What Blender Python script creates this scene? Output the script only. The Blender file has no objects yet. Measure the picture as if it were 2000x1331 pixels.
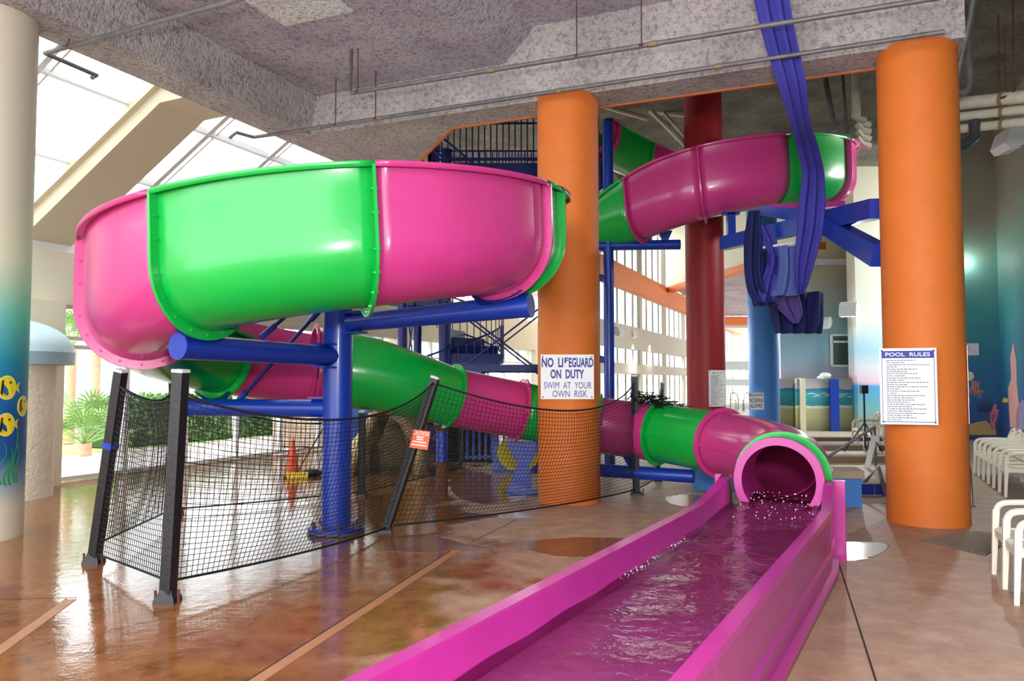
import bpy, bmesh, math, random
from math import sin, cos, pi, radians, atan2, sqrt
from mathutils import Vector, Matrix
random.seed(7)
S = bpy.context.scene
COL = S.collection
V = Vector

# ------------------------------------------------------------------ camera, world, light, exposure
F = 1550.0; CH = 1.75; PITCH = math.atan(79.5 / F)
cd = bpy.data.cameras.new('camera'); cam = bpy.data.objects.new('camera', cd); COL.objects.link(cam)
cam.location = (0, 0, CH); cam.rotation_euler = (pi / 2 + PITCH, 0, 0)
cd.sensor_width = 36; cd.lens = F / 2000 * 36; cd.clip_end = 400
S.camera = cam
S.view_settings.view_transform = 'Standard'; S.view_settings.look = 'None'
S.view_settings.gamma = 1; S.view_settings.use_curve_mapping = False
S.view_settings.exposure = -0.22
w = bpy.data.worlds.new('World'); S.world = w; w.use_nodes = True
bg = w.node_tree.nodes['Background']; bg.inputs[0].default_value = (0.93, 0.97, 1.0, 1); bg.inputs[1].default_value = 6.5
def area(name, loc, target, sx, sy, power, col=(1, 1, 1)):
    l = bpy.data.lights.new(name, 'AREA'); l.shape = 'RECTANGLE'; l.size = sx; l.size_y = sy; l.energy = power; l.color = col
    o = bpy.data.objects.new(name, l); COL.objects.link(o); o.location = loc
    o.rotation_euler = (V(target) - V(loc)).to_track_quat('-Z', 'Y').to_euler(); return o
# the photographer's flash, beside the camera
area('camera_flash', (0.35, -0.35, 2.5), (0.9, 11, 2.6), 0.5, 0.35, 420, (1, 0.97, 0.93))

# ------------------------------------------------------------------ projection and building coordinates
def ray(px, py):
    x = (px - 1000) / F; y = -(py - 665.5) / F
    return V((x, cos(PITCH) - y * sin(PITCH), sin(PITCH) + y * cos(PITCH)))
def at(px, py, Y):
    d = ray(px, py); return V((0, 0, CH)) + d * (Y / d.y)
def onz(px, py, z):
    d = ray(px, py); return V((0, 0, CH)) + d * ((z - CH) / d.z)
UX, UY = 0.394, 0.919
def W(a, b, z=0.0):                       # a runs along the hall, b towards the glazed side
    return V((UX * a - UY * b, UY * a + UX * b, z))

# ------------------------------------------------------------------ materials
def lin(c):
    return tuple((x / 12.92 if x <= 0.04045 else ((x + 0.055) / 1.055) ** 2.4) for x in [v / 255 for v in c]) + (1,)
def mat(name, rgb, rough=0.5, metal=0.0, bump=0.0, bscale=30.0, var=0.0, vscale=4.0, coat=0.0, spec=0.5, detail=4, rvar=0.0, emit=0.0):
    m = bpy.data.materials.new(name); m.use_nodes = True; nt = m.node_tree; N = nt.nodes; L = nt.links
    p = N['Principled BSDF']; p.inputs['Base Color'].default_value = lin(rgb); p.inputs['Roughness'].default_value = rough
    p.inputs['Metallic'].default_value = metal; p.inputs['Coat Weight'].default_value = coat; p.inputs['Specular IOR Level'].default_value = spec
    p.inputs['Coat Roughness'].default_value = 0.12
    if emit:
        p.inputs['Emission Color'].default_value = lin(rgb); p.inputs['Emission Strength'].default_value = emit
    if bump or var or rvar:
        tc = N.new('ShaderNodeTexCoord')
    if var or rvar:
        n = N.new('ShaderNodeTexNoise'); n.inputs['Scale'].default_value = vscale; n.inputs['Detail'].default_value = 6; n.inputs['Roughness'].default_value = 0.65
        L.new(tc.outputs['Object'], n.inputs['Vector'])
    if var:
        r = N.new('ShaderNodeValToRGB'); c = lin(rgb)
        r.color_ramp.elements[0].position = 0.3; r.color_ramp.elements[1].position = 0.7
        r.color_ramp.elements[0].color = tuple(max(0, x * (1 - var)) for x in c[:3]) + (1,)
        r.color_ramp.elements[1].color = tuple(min(1, x * (1 + var)) for x in c[:3]) + (1,)
        L.new(n.outputs['Fac'], r.inputs[0]); L.new(r.outputs[0], p.inputs['Base Color'])
    if rvar:
        mr = N.new('ShaderNodeMapRange'); mr.inputs[1].default_value = 0.35; mr.inputs[2].default_value = 0.65
        mr.inputs[3].default_value = max(0.02, rough - rvar); mr.inputs[4].default_value = rough + rvar
        L.new(n.outputs['Fac'], mr.inputs[0]); L.new(mr.outputs[0], p.inputs['Roughness'])
    if bump:
        b = N.new('ShaderNodeTexNoise'); b.inputs['Scale'].default_value = bscale; b.inputs['Detail'].default_value = detail
        L.new(tc.outputs['Object'], b.inputs['Vector'])
        bp = N.new('ShaderNodeBump'); bp.inputs['Strength'].default_value = bump; bp.inputs['Distance'].default_value = 0.02
        L.new(b.outputs['Fac'], bp.inputs['Height']); L.new(bp.outputs[0], p.inputs['Normal'])
    return m
def ramp_z(name, stops, z0, z1, rough=0.6, bump=0.15, bscale=25, wob=0.25):
    """paint whose colour changes with height (a mural)"""
    m = mat(name, (200, 200, 200), rough, bump=bump, bscale=bscale); nt = m.node_tree; N = nt.nodes; L = nt.links
    p = N['Principled BSDF']; g = N.new('ShaderNodeNewGeometry'); sx = N.new('ShaderNodeSeparateXYZ'); L.new(g.outputs['Position'], sx.inputs[0])
    n = N.new('ShaderNodeTexNoise'); n.inputs['Scale'].default_value = 1.6; n.inputs['Detail'].default_value = 5; L.new(g.outputs['Position'], n.inputs['Vector'])
    ad = N.new('ShaderNodeMath'); ad.operation = 'MULTIPLY_ADD'; L.new(n.outputs['Fac'], ad.inputs[0]); ad.inputs[1].default_value = wob; L.new(sx.outputs['Z'], ad.inputs[2])
    mr = N.new('ShaderNodeMapRange'); mr.inputs[1].default_value = z0 + wob / 2; mr.inputs[2].default_value = z1 + wob / 2; L.new(ad.outputs[0], mr.inputs[0])
    r = N.new('ShaderNodeValToRGB'); e = r.color_ramp.elements
    while len(e) < len(stops): e.new(0.5)
    for k, (t, c) in enumerate(stops): e[k].position = t; e[k].color = lin(c)
    L.new(mr.outputs[0], r.inputs[0]); L.new(r.outputs[0], p.inputs['Base Color']); return m
def thin_glass(name, tint=(1, 1, 1), refl=0.5, milky=0.0):
    m = bpy.data.materials.new(name); m.use_nodes = True; nt = m.node_tree; N = nt.nodes; L = nt.links
    out = N['Material Output']; N.remove(N['Principled BSDF'])
    t = N.new('ShaderNodeBsdfTransparent'); t.inputs[0].default_value = tint + (1,)
    g = N.new('ShaderNodeBsdfGlossy'); g.inputs['Roughness'].default_value = 0.02
    f = N.new('ShaderNodeFresnel'); f.inputs[0].default_value = 1.3
    mu = N.new('ShaderNodeMath'); mu.operation = 'MULTIPLY'; mu.inputs[1].default_value = refl; L.new(f.outputs[0], mu.inputs[0])
    mx = N.new('ShaderNodeMixShader'); L.new(mu.outputs[0], mx.inputs[0]); L.new(t.outputs[0], mx.inputs[1]); L.new(g.outputs[0], mx.inputs[2])
    last = mx
    if milky:
        d = N.new('ShaderNodeBsdfTranslucent'); d.inputs[0].default_value = (0.95, 0.98, 1, 1)
        m2 = N.new('ShaderNodeMixShader'); m2.inputs[0].default_value = milky; L.new(mx.outputs[0], m2.inputs[1]); L.new(d.outputs[0], m2.inputs[2]); last = m2
    L.new(last.outputs[0], out.inputs[0]); return m
def water_mat(name, tint, scale, strength, stretch=(1, 1, 1), rot=0.0):
    m = bpy.data.materials.new(name); m.use_nodes = True; nt = m.node_tree; N = nt.nodes; L = nt.links
    out = N['Material Output']; N.remove(N['Principled BSDF'])
    tc = N.new('ShaderNodeTexCoord'); mp = N.new('ShaderNodeMapping'); mp.inputs['Scale'].default_value = stretch; mp.inputs['Rotation'].default_value = (0, 0, rot)
    L.new(tc.outputs['Object'], mp.inputs[0])
    n = N.new('ShaderNodeTexNoise'); n.inputs['Scale'].default_value = scale; n.inputs['Detail'].default_value = 3; n.inputs['Distortion'].default_value = 0.6
    L.new(mp.outputs[0], n.inputs['Vector'])
    bp = N.new('ShaderNodeBump'); bp.inputs['Strength'].default_value = strength; bp.inputs['Distance'].default_value = 0.03; L.new(n.outputs['Fac'], bp.inputs['Height'])
    t = N.new('ShaderNodeBsdfTransparent'); t.inputs[0].default_value = tint + (1,)
    g = N.new('ShaderNodeBsdfGlossy'); g.inputs['Roughness'].default_value = 0.03; L.new(bp.outputs[0], g.inputs['Normal'])
    f = N.new('ShaderNodeFresnel'); f.inputs[0].default_value = 1.33; L.new(bp.outputs[0], f.inputs['Normal'])
    mx = N.new('ShaderNodeMixShader'); L.new(f.outputs[0], mx.inputs[0]); L.new(t.outputs[0], mx.inputs[1]); L.new(g.outputs[0], mx.inputs[2])
    L.new(mx.outputs[0], out.inputs[0]); return m

PINK = mat('pink fibreglass', (200, 58, 130), 0.28, bump=0.05, bscale=14, coat=0.35, var=0.06, vscale=2)
GREEN = mat('green fibreglass', (8, 172, 66), 0.28, bump=0.05, bscale=14, coat=0.35, var=0.06, vscale=2)
MAGENTA = mat('magenta fibreglass', (182, 44, 138), 0.3, bump=0.04, bscale=14, coat=0.3, var=0.08, vscale=3)
BLUE = mat('blue painted steel', (14, 54, 160), 0.35, bump=0.04, bscale=40, coat=0.2, var=0.08, vscale=5)
NAVY = mat('dark blue painted steel', (16, 32, 110), 0.45)
ORANGE = mat('orange paint', (224, 117, 38), 0.6, bump=0.22, bscale=90, var=0.05, vscale=3)
ORTRIM = mat('orange trim paint', (226, 120, 50), 0.6)
RED = mat('red paint', (154, 18, 28), 0.5, bump=0.12, bscale=60)
SKYB = mat('sky blue paint', (66, 128, 205), 0.55, bump=0.12, bscale=60)
CREAM = mat('cream wall paint', (226, 219, 196), 0.75, bump=0.08, bscale=40)
BEIGE = mat('beige rafter paint', (212, 200, 172), 0.75, bump=0.05)
WHITEF = mat('white window frame', (232, 234, 232), 0.5)
GREYF = mat('grey window mullion', (176, 172, 160), 0.5)
BLACKP = mat('black post', (22, 23, 26), 0.4, bump=0.15, bscale=25, var=0.3, vscale=9)
NET = mat('black netting', (14, 14, 16), 0.7)
STEEL = mat('stainless steel', (190, 190, 192), 0.18, 1.0)
GALV = mat('galvanised pipe', (120, 116, 116), 0.5, 0.35, bump=0.1, bscale=30, var=0.25, vscale=6)
RUST = mat('rusty steel', (96, 54, 34), 0.8, bump=0.2, bscale=40, var=0.35, vscale=8)
DARKPIPE = mat('dark pipe', (58, 62, 64), 0.5)
WPIPE = mat('white insulated pipe', (206, 200, 180), 0.7, bump=0.15, bscale=12, var=0.12, vscale=7)
PLASTIC = mat('white plastic', (232, 226, 206), 0.38)
SIGNW = mat('white sign', (244, 244, 242), 0.35)
SIGNB = mat('blue sign ink', (38, 46, 156), 0.5)
SIGNG = mat('grey sign ink', (126, 128, 140), 0.6)
SIGNO = mat('orange sign', (236, 96, 48), 0.5)
BLACK = mat('black rubber', (12, 12, 13), 0.6)
STUCCO = mat('stucco', (232, 224, 200), 0.9, bump=0.9, bscale=22, var=0.15, vscale=14)
STONE = mat('stone cap', (168, 152, 130), 0.8, bump=0.3, bscale=35, var=0.15, vscale=9)
WOOD = mat('wooden strip', (172, 116, 78), 0.45, bump=0.1, bscale=30, var=0.12, vscale=6)
DOME = mat('pale blue dome', (198, 224, 234), 0.5)
DOMEB = mat('blue grey fascia', (150, 180, 194), 0.5)
YELLOW = mat('yellow paint', (240, 206, 40), 0.5)
LEAF = mat('palm leaf', (120, 158, 84), 0.5, var=0.25, vscale=3)
HEDGE = mat('hedge leaf', (92, 132, 62), 0.6, var=0.4, vscale=3)
TRUNK = mat('palm trunk', (206, 158, 132), 0.9, bump=0.5, bscale=20, var=0.2, vscale=10)
PAVE = mat('pale pavement', (226, 204, 198), 0.9, var=0.06, vscale=0.7)
LAWN = mat('lawn', (164, 190, 110), 0.9, var=0.15, vscale=4)
OUTW = mat('outdoor white paint', (240, 232, 224), 0.8)
TEALG = mat('tinted glass', (150, 170, 170), 0.15)
CLOTH1 = mat('royal blue fabric', (62, 58, 158), 0.75, bump=0.15, bscale=60, var=0.15, vscale=2)
CLOTH2 = mat('navy fabric', (26, 32, 96), 0.8, bump=0.15, bscale=60, var=0.15, vscale=2)
CLOTH3 = mat('grey blue fabric', (92, 108, 178), 0.8, bump=0.1, bscale=60)
CLOTH4 = mat('purple fabric', (84, 64, 132), 0.8, bump=0.1, bscale=60)
ROCK = mat('moulded rock', (196, 180, 134), 0.85, bump=0.5, bscale=6, var=0.2, vscale=3)
LAMPW = mat('lamp glow', (255, 250, 235), 0.4, emit=9)
LAMPH = mat('lamp housing', (214, 216, 216), 0.4)
GLASS = thin_glass('clear pane', (0.96, 0.985, 0.98), 0.6)
MILK = thin_glass('frosted roof pane', (0.98, 1, 1), 0.5, 0.35)
def popcorn(name, c0, c1):
    m = mat(name, c0, 0.95, spec=0.15); nt = m.node_tree; N = nt.nodes; L = nt.links; p = N['Principled BSDF']
    g = N.new('ShaderNodeNewGeometry')
    a = N.new('ShaderNodeTexNoise'); a.inputs['Scale'].default_value = 14; a.inputs['Detail'].default_value = 6; a.inputs['Roughness'].default_value = 0.72
    b = N.new('ShaderNodeTexNoise'); b.inputs['Scale'].default_value = 1.1; b.inputs['Detail'].default_value = 5
    c = N.new('ShaderNodeTexVoronoi'); c.inputs['Scale'].default_value = 26
    for n in (a, b, c): L.new(g.outputs['Position'], n.inputs['Vector'])
    r = N.new('ShaderNodeValToRGB'); r.color_ramp.elements[0].position = 0.32; r.color_ramp.elements[0].color = lin(c0); r.color_ramp.elements[1].position = 0.68; r.color_ramp.elements[1].color = lin(c1)
    L.new(b.outputs['Fac'], r.inputs[0])
    r2 = N.new('ShaderNodeValToRGB'); r2.color_ramp.elements[0].position = 0.36; r2.color_ramp.elements[0].color = (0.42, 0.41, 0.42, 1); r2.color_ramp.elements[1].position = 0.52; r2.color_ramp.elements[1].color = (1, 1, 1, 1)
    L.new(a.outputs['Fac'], r2.inputs[0])
    mx = N.new('ShaderNodeMixRGB'); mx.blend_type = 'MULTIPLY'; mx.inputs[0].default_value = 0.8; L.new(r.outputs[0], mx.inputs[1]); L.new(r2.outputs[0], mx.inputs[2]); L.new(mx.outputs[0], p.inputs['Base Color'])
    ad = N.new('ShaderNodeMath'); ad.operation = 'MULTIPLY_ADD'; L.new(c.outputs['Distance'], ad.inputs[0]); ad.inputs[1].default_value = -0.6; L.new(a.outputs['Fac'], ad.inputs[2])
    bp = N.new('ShaderNodeBump'); bp.inputs['Strength'].default_value = 0.9; bp.inputs['Distance'].default_value = 0.05; L.new(ad.outputs[0], bp.inputs['Height']); L.new(bp.outputs[0], p.inputs['Normal'])
    return m
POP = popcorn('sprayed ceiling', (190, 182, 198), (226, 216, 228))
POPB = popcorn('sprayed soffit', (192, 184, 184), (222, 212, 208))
POPW = popcorn('white spray patch with flash glare', (255, 255, 255), (255, 255, 255))  # white patch, its colour raised to full white for the flash it reflects
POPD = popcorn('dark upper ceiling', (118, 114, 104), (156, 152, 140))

def floor_mat():
    m = mat('stained wet concrete', (150, 100, 80), 0.4); nt = m.node_tree; N = nt.nodes; L = nt.links; p = N['Principled BSDF']
    g = N.new('ShaderNodeNewGeometry'); sx = N.new('ShaderNodeSeparateXYZ'); L.new(g.outputs['Position'], sx.inputs[0])
    def noise(s, d=6, r=0.6):
        n = N.new('ShaderNodeTexNoise'); n.inputs['Scale'].default_value = s; n.inputs['Detail'].default_value = d; n.inputs['Roughness'].default_value = r
        L.new(g.outputs['Position'], n.inputs['Vector']); return n.outputs['Fac']
    def ramp(src, stops):
        r = N.new('ShaderNodeValToRGB'); e = r.color_ramp.elements
        while len(e) < len(stops): e.new(0.5)
        for k, (t, c) in enumerate(stops): e[k].position = t; e[k].color = lin(c) if len(c) == 3 else c
        L.new(src, r.inputs[0]); return r.outputs[0]
    def math_(op, a, b=None, c=None):
        n = N.new('ShaderNodeMath'); n.operation = op
        for k, x in enumerate((a, b, c)):
            if x is None: continue
            if isinstance(x, (int, float)): n.inputs[k].default_value = x
            else: L.new(x, n.inputs[k])
        return n.outputs[0]
    n1 = noise(0.9); n2 = noise(3.5, 8, 0.7); n3 = noise(0.45, 3)
    dry = ramp(n2, [(0.25, (136, 100, 82)), (0.5, (172, 134, 110)), (0.75, (198, 164, 138))])
    wet = ramp(n2, [(0.25, (102, 60, 32)), (0.5, (142, 88, 50)), (0.8, (166, 112, 72))])
    # wetter towards the glazed side: the concrete there is soaked
    wx = math_('MULTIPLY_ADD', sx.outputs['X'], -0.45, math_('MULTIPLY_ADD', sx.outputs['Y'], -0.035, 0.55))
    wv = math_('ADD', wx, math_('MULTIPLY_ADD', n1, 1.5, -0.75)); wv = math_('ADD', wv, math_('MULTIPLY_ADD', n3, 1.6, -0.8))
    mr = N.new('ShaderNodeMapRange'); mr.inputs[1].default_value = 0.15; mr.inputs[2].default_value = 0.6; mr.interpolation_type = 'SMOOTHSTEP'; L.new(wv, mr.inputs[0]); wetf = mr.outputs[0]
    grey = math_('MULTIPLY_ADD', sx.outputs['Y'], 0.09, -0.75)
    mr2 = N.new('ShaderNodeMapRange'); L.new(math_('ADD', grey, math_('MULTIPLY_ADD', n1, 1.2, -0.6)), mr2.inputs[0])
    gcol = ramp(n2, [(0.25, (132, 120, 104)), (0.75, (188, 174, 152))])
    m0 = N.new('ShaderNodeMixRGB'); L.new(mr2.outputs[0], m0.inputs[0]); L.new(dry, m0.inputs[1]); L.new(gcol, m0.inputs[2])
    m1 = N.new('ShaderNodeMixRGB'); L.new(wetf, m1.inputs[0]); L.new(m0.outputs[0], m1.inputs[1]); L.new(wet, m1.inputs[2]); L.new(m1.outputs[0], p.inputs['Base Color'])
    rr = N.new('ShaderNodeMapRange'); rr.inputs[3].default_value = 0.5; rr.inputs[4].default_value = 0.09; L.new(wetf, rr.inputs[0])
    L.new(math_('ADD', rr.outputs[0], math_('MULTIPLY_ADD', n2, 0.16, -0.08)), p.inputs['Roughness'])
    p.inputs['Specular IOR Level'].default_value = 0.6
    bp = N.new('ShaderNodeBump'); bp.inputs['Strength'].default_value = 0.14; bp.inputs['Distance'].default_value = 0.02
    L.new(math_('ADD', noise(6, 4), math_('MULTIPLY', noise(60, 2), 0.12)), bp.inputs['Height']); L.new(bp.outputs[0], p.inputs['Normal'])
    return m
FLOORM = floor_mat()

# ------------------------------------------------------------------ mesh building
def frame_of(t, up=V((0, 0, 1))):
    t = t.normalized(); s = t.cross(up)
    if s.length < 1e-4: s = t.cross(V((0, 1, 0)))
    s.normalize(); return t, s, s.cross(t).normalized()
class MB:
    def __init__(self): self.v = []; self.f = []
    def add(self, vs, fs):
        o = len(self.v); self.v += [V(x) for x in vs]; self.f += [tuple(i + o for i in f) for f in fs]; return self
    def hexa(self, p):                      # 8 corners: bottom loop then top loop
        return self.add(p, [(3, 2, 1, 0), (4, 5, 6, 7), (0, 1, 5, 4), (1, 2, 6, 5), (2, 3, 7, 6), (3, 0, 4, 7)])
    def box(self, c, s, rz=0.0, tilt=None):
        c = V(c); M = Matrix.Rotation(rz, 3, 'Z')
        if tilt is not None: M = tilt @ M
        x, y, z = s[0] / 2, s[1] / 2, s[2] / 2
        return self.hexa([c + M @ V(q) for q in ((-x, -y, -z), (x, -y, -z), (x, y, -z), (-x, y, -z), (-x, -y, z), (x, -y, z), (x, y, z), (-x, y, z))])
    def ab(self, a0, a1, b0, b1, z0, z1):
        return self.hexa([W(a0, b1, z0), W(a0, b0, z0), W(a1, b0, z0), W(a1, b1, z0), W(a0, b1, z1), W(a0, b0, z1), W(a1, b0, z1), W(a1, b1, z1)])
    def bar(self, p, q, w, h, up=V((0, 0, 1)), w2=None, h2=None):
        p = V(p); q = V(q); t, s, u = frame_of(q - p, V(up)); w2 = w if w2 is None else w2; h2 = h if h2 is None else h2
        c = [p - s * w / 2 - u * h / 2, p + s * w / 2 - u * h / 2, q + s * w2 / 2 - u * h2 / 2, q - s * w2 / 2 - u * h2 / 2,
             p - s * w / 2 + u * h / 2, p + s * w / 2 + u * h / 2, q + s * w2 / 2 + u * h2 / 2, q - s * w2 / 2 + u * h2 / 2]
        return self.hexa(c)
    def tube(self, pts, r, n=8, closed=False, caps=True):
        pts = [V(p) for p in pts]; m = len(pts); rs = r if isinstance(r, (list, tuple)) else [r] * m
        vs = []; fs = []; pu = None
        for i, p in enumerate(pts):
            t = (pts[min(i + 1, m - 1)] - pts[max(i - 1, 0)])
            if closed: t = pts[(i + 1) % m] - pts[i - 1]
            if t.length < 1e-7: t = V((0, 0, 1))
            t.normalize()
            if pu is None:
                u = V((0, 0, 1)) if abs(t.z) < 0.9 else V((1, 0, 0))
            else: u = pu
            u = (u - t * u.dot(t)); u.normalize(); pu = u; s = t.cross(u)
            for k in range(n):
                a = 2 * pi * k / n; vs.append(p + (u * cos(a) + s * sin(a)) * rs[i])
        mm = m if closed else m - 1
        for i in range(mm):
            for k in range(n):
                j = (i + 1) % m; fs.append((i * n + k, i * n + (k + 1) % n, j * n + (k + 1) % n, j * n + k))
        if caps and not closed:
            fs.append(tuple(range(n))[::-1]); fs.append(tuple((m - 1) * n + k for k in range(n)))
        return self.add(vs, fs)
    def cyl(self, p, q, r, r2=None, n=24): return self.tube([p, q], [r, r if r2 is None else r2], n)
    def lathe(self, prof, o, n=32, a0=0.0, a1=2 * pi):
        o = V(o); full = abs(a1 - a0 - 2 * pi) < 1e-6; nn = n if full else n + 1; vs = []; fs = []
        for r, z in prof:
            for k in range(nn):
                a = a0 + (a1 - a0) * k / n; vs.append(o + V((r * cos(a), r * sin(a), z)))
        for i in range(len(prof) - 1):
            for k in range(n):
                k2 = (k + 1) % nn; fs.append((i * nn + k, i * nn + k2, (i + 1) * nn + k2, (i + 1) * nn + k))
        return self.add(vs, fs)
    def prism(self, poly, z0, z1):          # poly: list of world xy (Vector), ccw
        n = len(poly); vs = [V((p[0], p[1], z0)) for p in poly] + [V((p[0], p[1], z1)) for p in poly]
        fs = [tuple(range(n))[::-1], tuple(range(n, 2 * n))] + [(i, (i + 1) % n, n + (i + 1) % n, n + i) for i in range(n)]
        return self.add(vs, fs)
    def plate(self, pts, nrm, t):           # a flat outline given a thickness
        nrm = V(nrm).normalized(); n = len(pts); vs = [V(p) for p in pts] + [V(p) + nrm * t for p in pts]
        return self.add(vs, [tuple(range(n))[::-1], tuple(range(n, 2 * n))] + [(i, (i + 1) % n, n + (i + 1) % n, n + i) for i in range(n)])
    def sphere(self, c, r, n=10, sz=1.0):
        prof = [(max(1e-4, r * sin(pi * k / n)), -r * sz * cos(pi * k / n)) for k in range(n + 1)]
        return self.lathe(prof, c, n * 2)
    def grid(self, rows):
        n = len(rows[0]); vs = [p for r in rows for p in r]; fs = []
        for i in range(len(rows) - 1):
            for k in range(n - 1): fs.append((i * n + k, i * n + k + 1, (i + 1) * n + k + 1, (i + 1) * n + k))
        return self.add(vs, fs)
    def build(self, name, m, parent=None, smooth=40, origin=None, solid=0.0, off=0.0):
        me = bpy.data.meshes.new(name); root = V((0, 0, 0)); p = parent
        while p is not None: root += p.location; p = p.parent
        o_loc = V(origin) if (origin is not None and parent is None) else V((0, 0, 0))
        sh = root + o_loc
        me.from_pydata([tuple(x - sh) for x in self.v], [], self.f); me.validate(); me.update()
        if not solid:
            bm = bmesh.new(); bm.from_mesh(me); bmesh.ops.recalc_face_normals(bm, faces=bm.faces); bm.to_mesh(me); bm.free()
        ob = bpy.data.objects.new(name, me); COL.objects.link(ob); ob.parent = parent; ob.location = o_loc
        me.materials.append(m)
        if smooth:
            me.polygons.foreach_set('use_smooth', [True] * len(me.polygons)); me.set_sharp_from_angle(angle=radians(smooth))
        if solid:
            md = ob.modifiers.new('thickness', 'SOLIDIFY'); md.thickness = solid; md.offset = off
        return ob
def tag(o, label=None, cat=None, group=None, kind=None):
    if label: o['label'] = label
    if cat: o['category'] = cat
    if group: o['group'] = group
    if kind: o['kind'] = kind
    return o
def thing(name, label, cat, loc=(0, 0, 0), group=None, rz=0.0):
    o = bpy.data.objects.new(name, None); COL.objects.link(o); o.location = loc; o.rotation_euler = (0, 0, rz); o.empty_display_size = 0.2
    return tag(o, label, cat, group)
def struct(name, mb, m, label=None, cat=None, **k):
    o = mb.build(name, m, **k); o['kind'] = 'structure'
    if label: tag(o, label, cat)
    return o
def dup(root, loc, rz, label=None, group=None):
    r = root.copy(); COL.objects.link(r); r.location = loc; r.rotation_euler = (0, 0, rz)
    if label: r['label'] = label
    if group: r['group'] = group
    for ch in list(root.children):
        c = ch.copy(); COL.objects.link(c); c.parent = r
        for g in list(ch.children):
            d = g.copy(); COL.objects.link(d); d.parent = c
    return r
def text_mb(s, width, height, org, ex, ez, bold=0.0, depth=0.002):
    """lettering as geometry: fitted into width x height, its centre at org on the plane ex, ez"""
    cu = bpy.data.curves.new('t', 'FONT'); cu.body = s; cu.size = 1; cu.offset = bold; cu.align_x = 'LEFT'; cu.resolution_u = 3; cu.extrude = 0
    ob = bpy.data.objects.new('t', cu); COL.objects.link(ob); bpy.context.view_layer.update()
    me = bpy.data.meshes.new_from_object(ob.evaluated_get(bpy.context.evaluated_depsgraph_get()))
    xs = [v.co.x for v in me.vertices]; ys = [v.co.y for v in me.vertices]
    x0, x1, y0, y1 = min(xs), max(xs), min(ys), max(ys); ex = V(ex).normalized(); ez = V(ez).normalized(); mb = MB(); nn = ex.cross(ez)
    vs = [V(org) + ex * ((v.co.x - x0) / (x1 - x0) - 0.5) * width + ez * ((v.co.y - y0) / (y1 - y0) - 0.5) * height + nn * depth for v in me.vertices]
    mb.add(vs, [tuple(p.vertices) for p in me.polygons])
    bpy.data.objects.remove(ob); bpy.data.curves.remove(cu); bpy.data.meshes.remove(me); return mb
def spline(P, per=8):
    """Catmull-Rom through tuples"""
    n = len(P); out = []
    for i in range(n - 1):
        p0, p1, p2, p3 = P[max(i - 1, 0)], P[i], P[i + 1], P[min(i + 2, n - 1)]
        for k in range(per):
            t = k / per
            out.append(tuple(0.5 * (2 * b + (c - a) * t + (2 * a - 5 * b + 4 * c - d) * t * t + (3 * b - a - 3 * c + d) * t ** 3) for a, b, c, d in zip(p0, p1, p2, p3)))
    out.append(tuple(P[-1])); return out

# ================================================================== SETTING
AE = 11.1
fl = MB(); fl.ab(-9, 62, -14, 12.8, -0.1, 0.0); struct('floor', fl, FLOORM)
gr = MB(); gr.ab(-9, 62, 12.8, 17.3, -0.14, -0.03); gr.ab(-9, 62, 20.5, 60, -0.14, -0.05); struct('ground', gr, PAVE)
lw = MB(); lw.ab(-9, 62, 17.3, 20.5, -0.14, -0.02); tag(lw.build('lawn', LAWN), kind='structure')

# ceilings
CA = -1.0
c = MB()
c.ab(CA, 10.95, 4.8, 8.25, 6.6, 6.9)
c.hexa([W(CA, 4.8, 6.6), W(CA, 4.3, 7.1), W(10.95, 4.3, 7.1), W(10.95, 4.8, 6.6), W(CA, 4.8, 7.4), W(CA, 4.3, 7.4), W(10.95, 4.3, 7.4), W(10.95, 4.8, 7.4)])
c.ab(CA, 10.95, -4.2, 4.3, 7.1, 7.4)
struct('ceiling', c, POP)
b = MB(); b.hexa([W(-7, 9.03, 5.95), W(-7, 8.4, 5.95), W(10.9, 8.4, 5.95), W(10.9, 9.03, 5.95), W(-7, 9.03, 7.4), W(-7, 8.15, 7.4), W(10.9, 8.15, 7.4), W(10.9, 9.03, 7.4)])
b.prism([W(*q) for q in ((10.9, 9.03), (10.9, -1.35), (11.55, -1.35), (11.55, 6.03), (14.6, 9.03))], 5.95, 9.4)
struct('ceiling', b, POPB)
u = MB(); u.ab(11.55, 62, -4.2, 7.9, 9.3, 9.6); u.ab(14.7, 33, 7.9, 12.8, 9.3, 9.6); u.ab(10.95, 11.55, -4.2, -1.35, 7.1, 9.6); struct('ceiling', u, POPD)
o = MB()
for (p, q) in (((11.55, -1.35), (11.55, 6.03)), ((11.55, 6.03), (14.6, 9.03))):
    o.bar(W(*p, 5.97), W(*q, 5.97), 0.05, 0.07)
struct('trim_1', o, ORTRIM)
pt = MB(); pt.ab(6.9, 8.5, 5.9, 7.0, 6.575, 6.62)
tag(pt.build('ceiling_patch', POPW), 'freshly sprayed white rough patch on the grey ceiling, flash glare in its colour', 'ceiling patch')
for (a0, b0, a1, b1) in ((5.0, 6.2, 10.9, 5.75), (9.2, -0.2, 10.9, -0.2), (-2, 1.9, 10.9, 1.9)):
    pass

# right mural wall, back mural wall
MURAL = [(0.0, (18, 62, 120)), (0.1, (14, 84, 150)), (0.24, (24, 112, 150)), (0.42, (60, 146, 146)), (0.6, (126, 168, 150)), (0.72, (150, 144, 124)), (1, (146, 138, 122))]
MURALM = ramp_z('undersea mural paint', MURAL, 0, 9.3, wob=1.1)
wr = MB(); wr.ab(-7, 27.6, -4.35, -4.05, 0, 9.6); wall_right = struct('wall_right', wr, MURALM)
wb = MB(); wb.ab(27.4, 27.7, -4.05, -1.2, 0, 9.6); wall_back = struct('wall_back', wb, MURALM)
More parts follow.
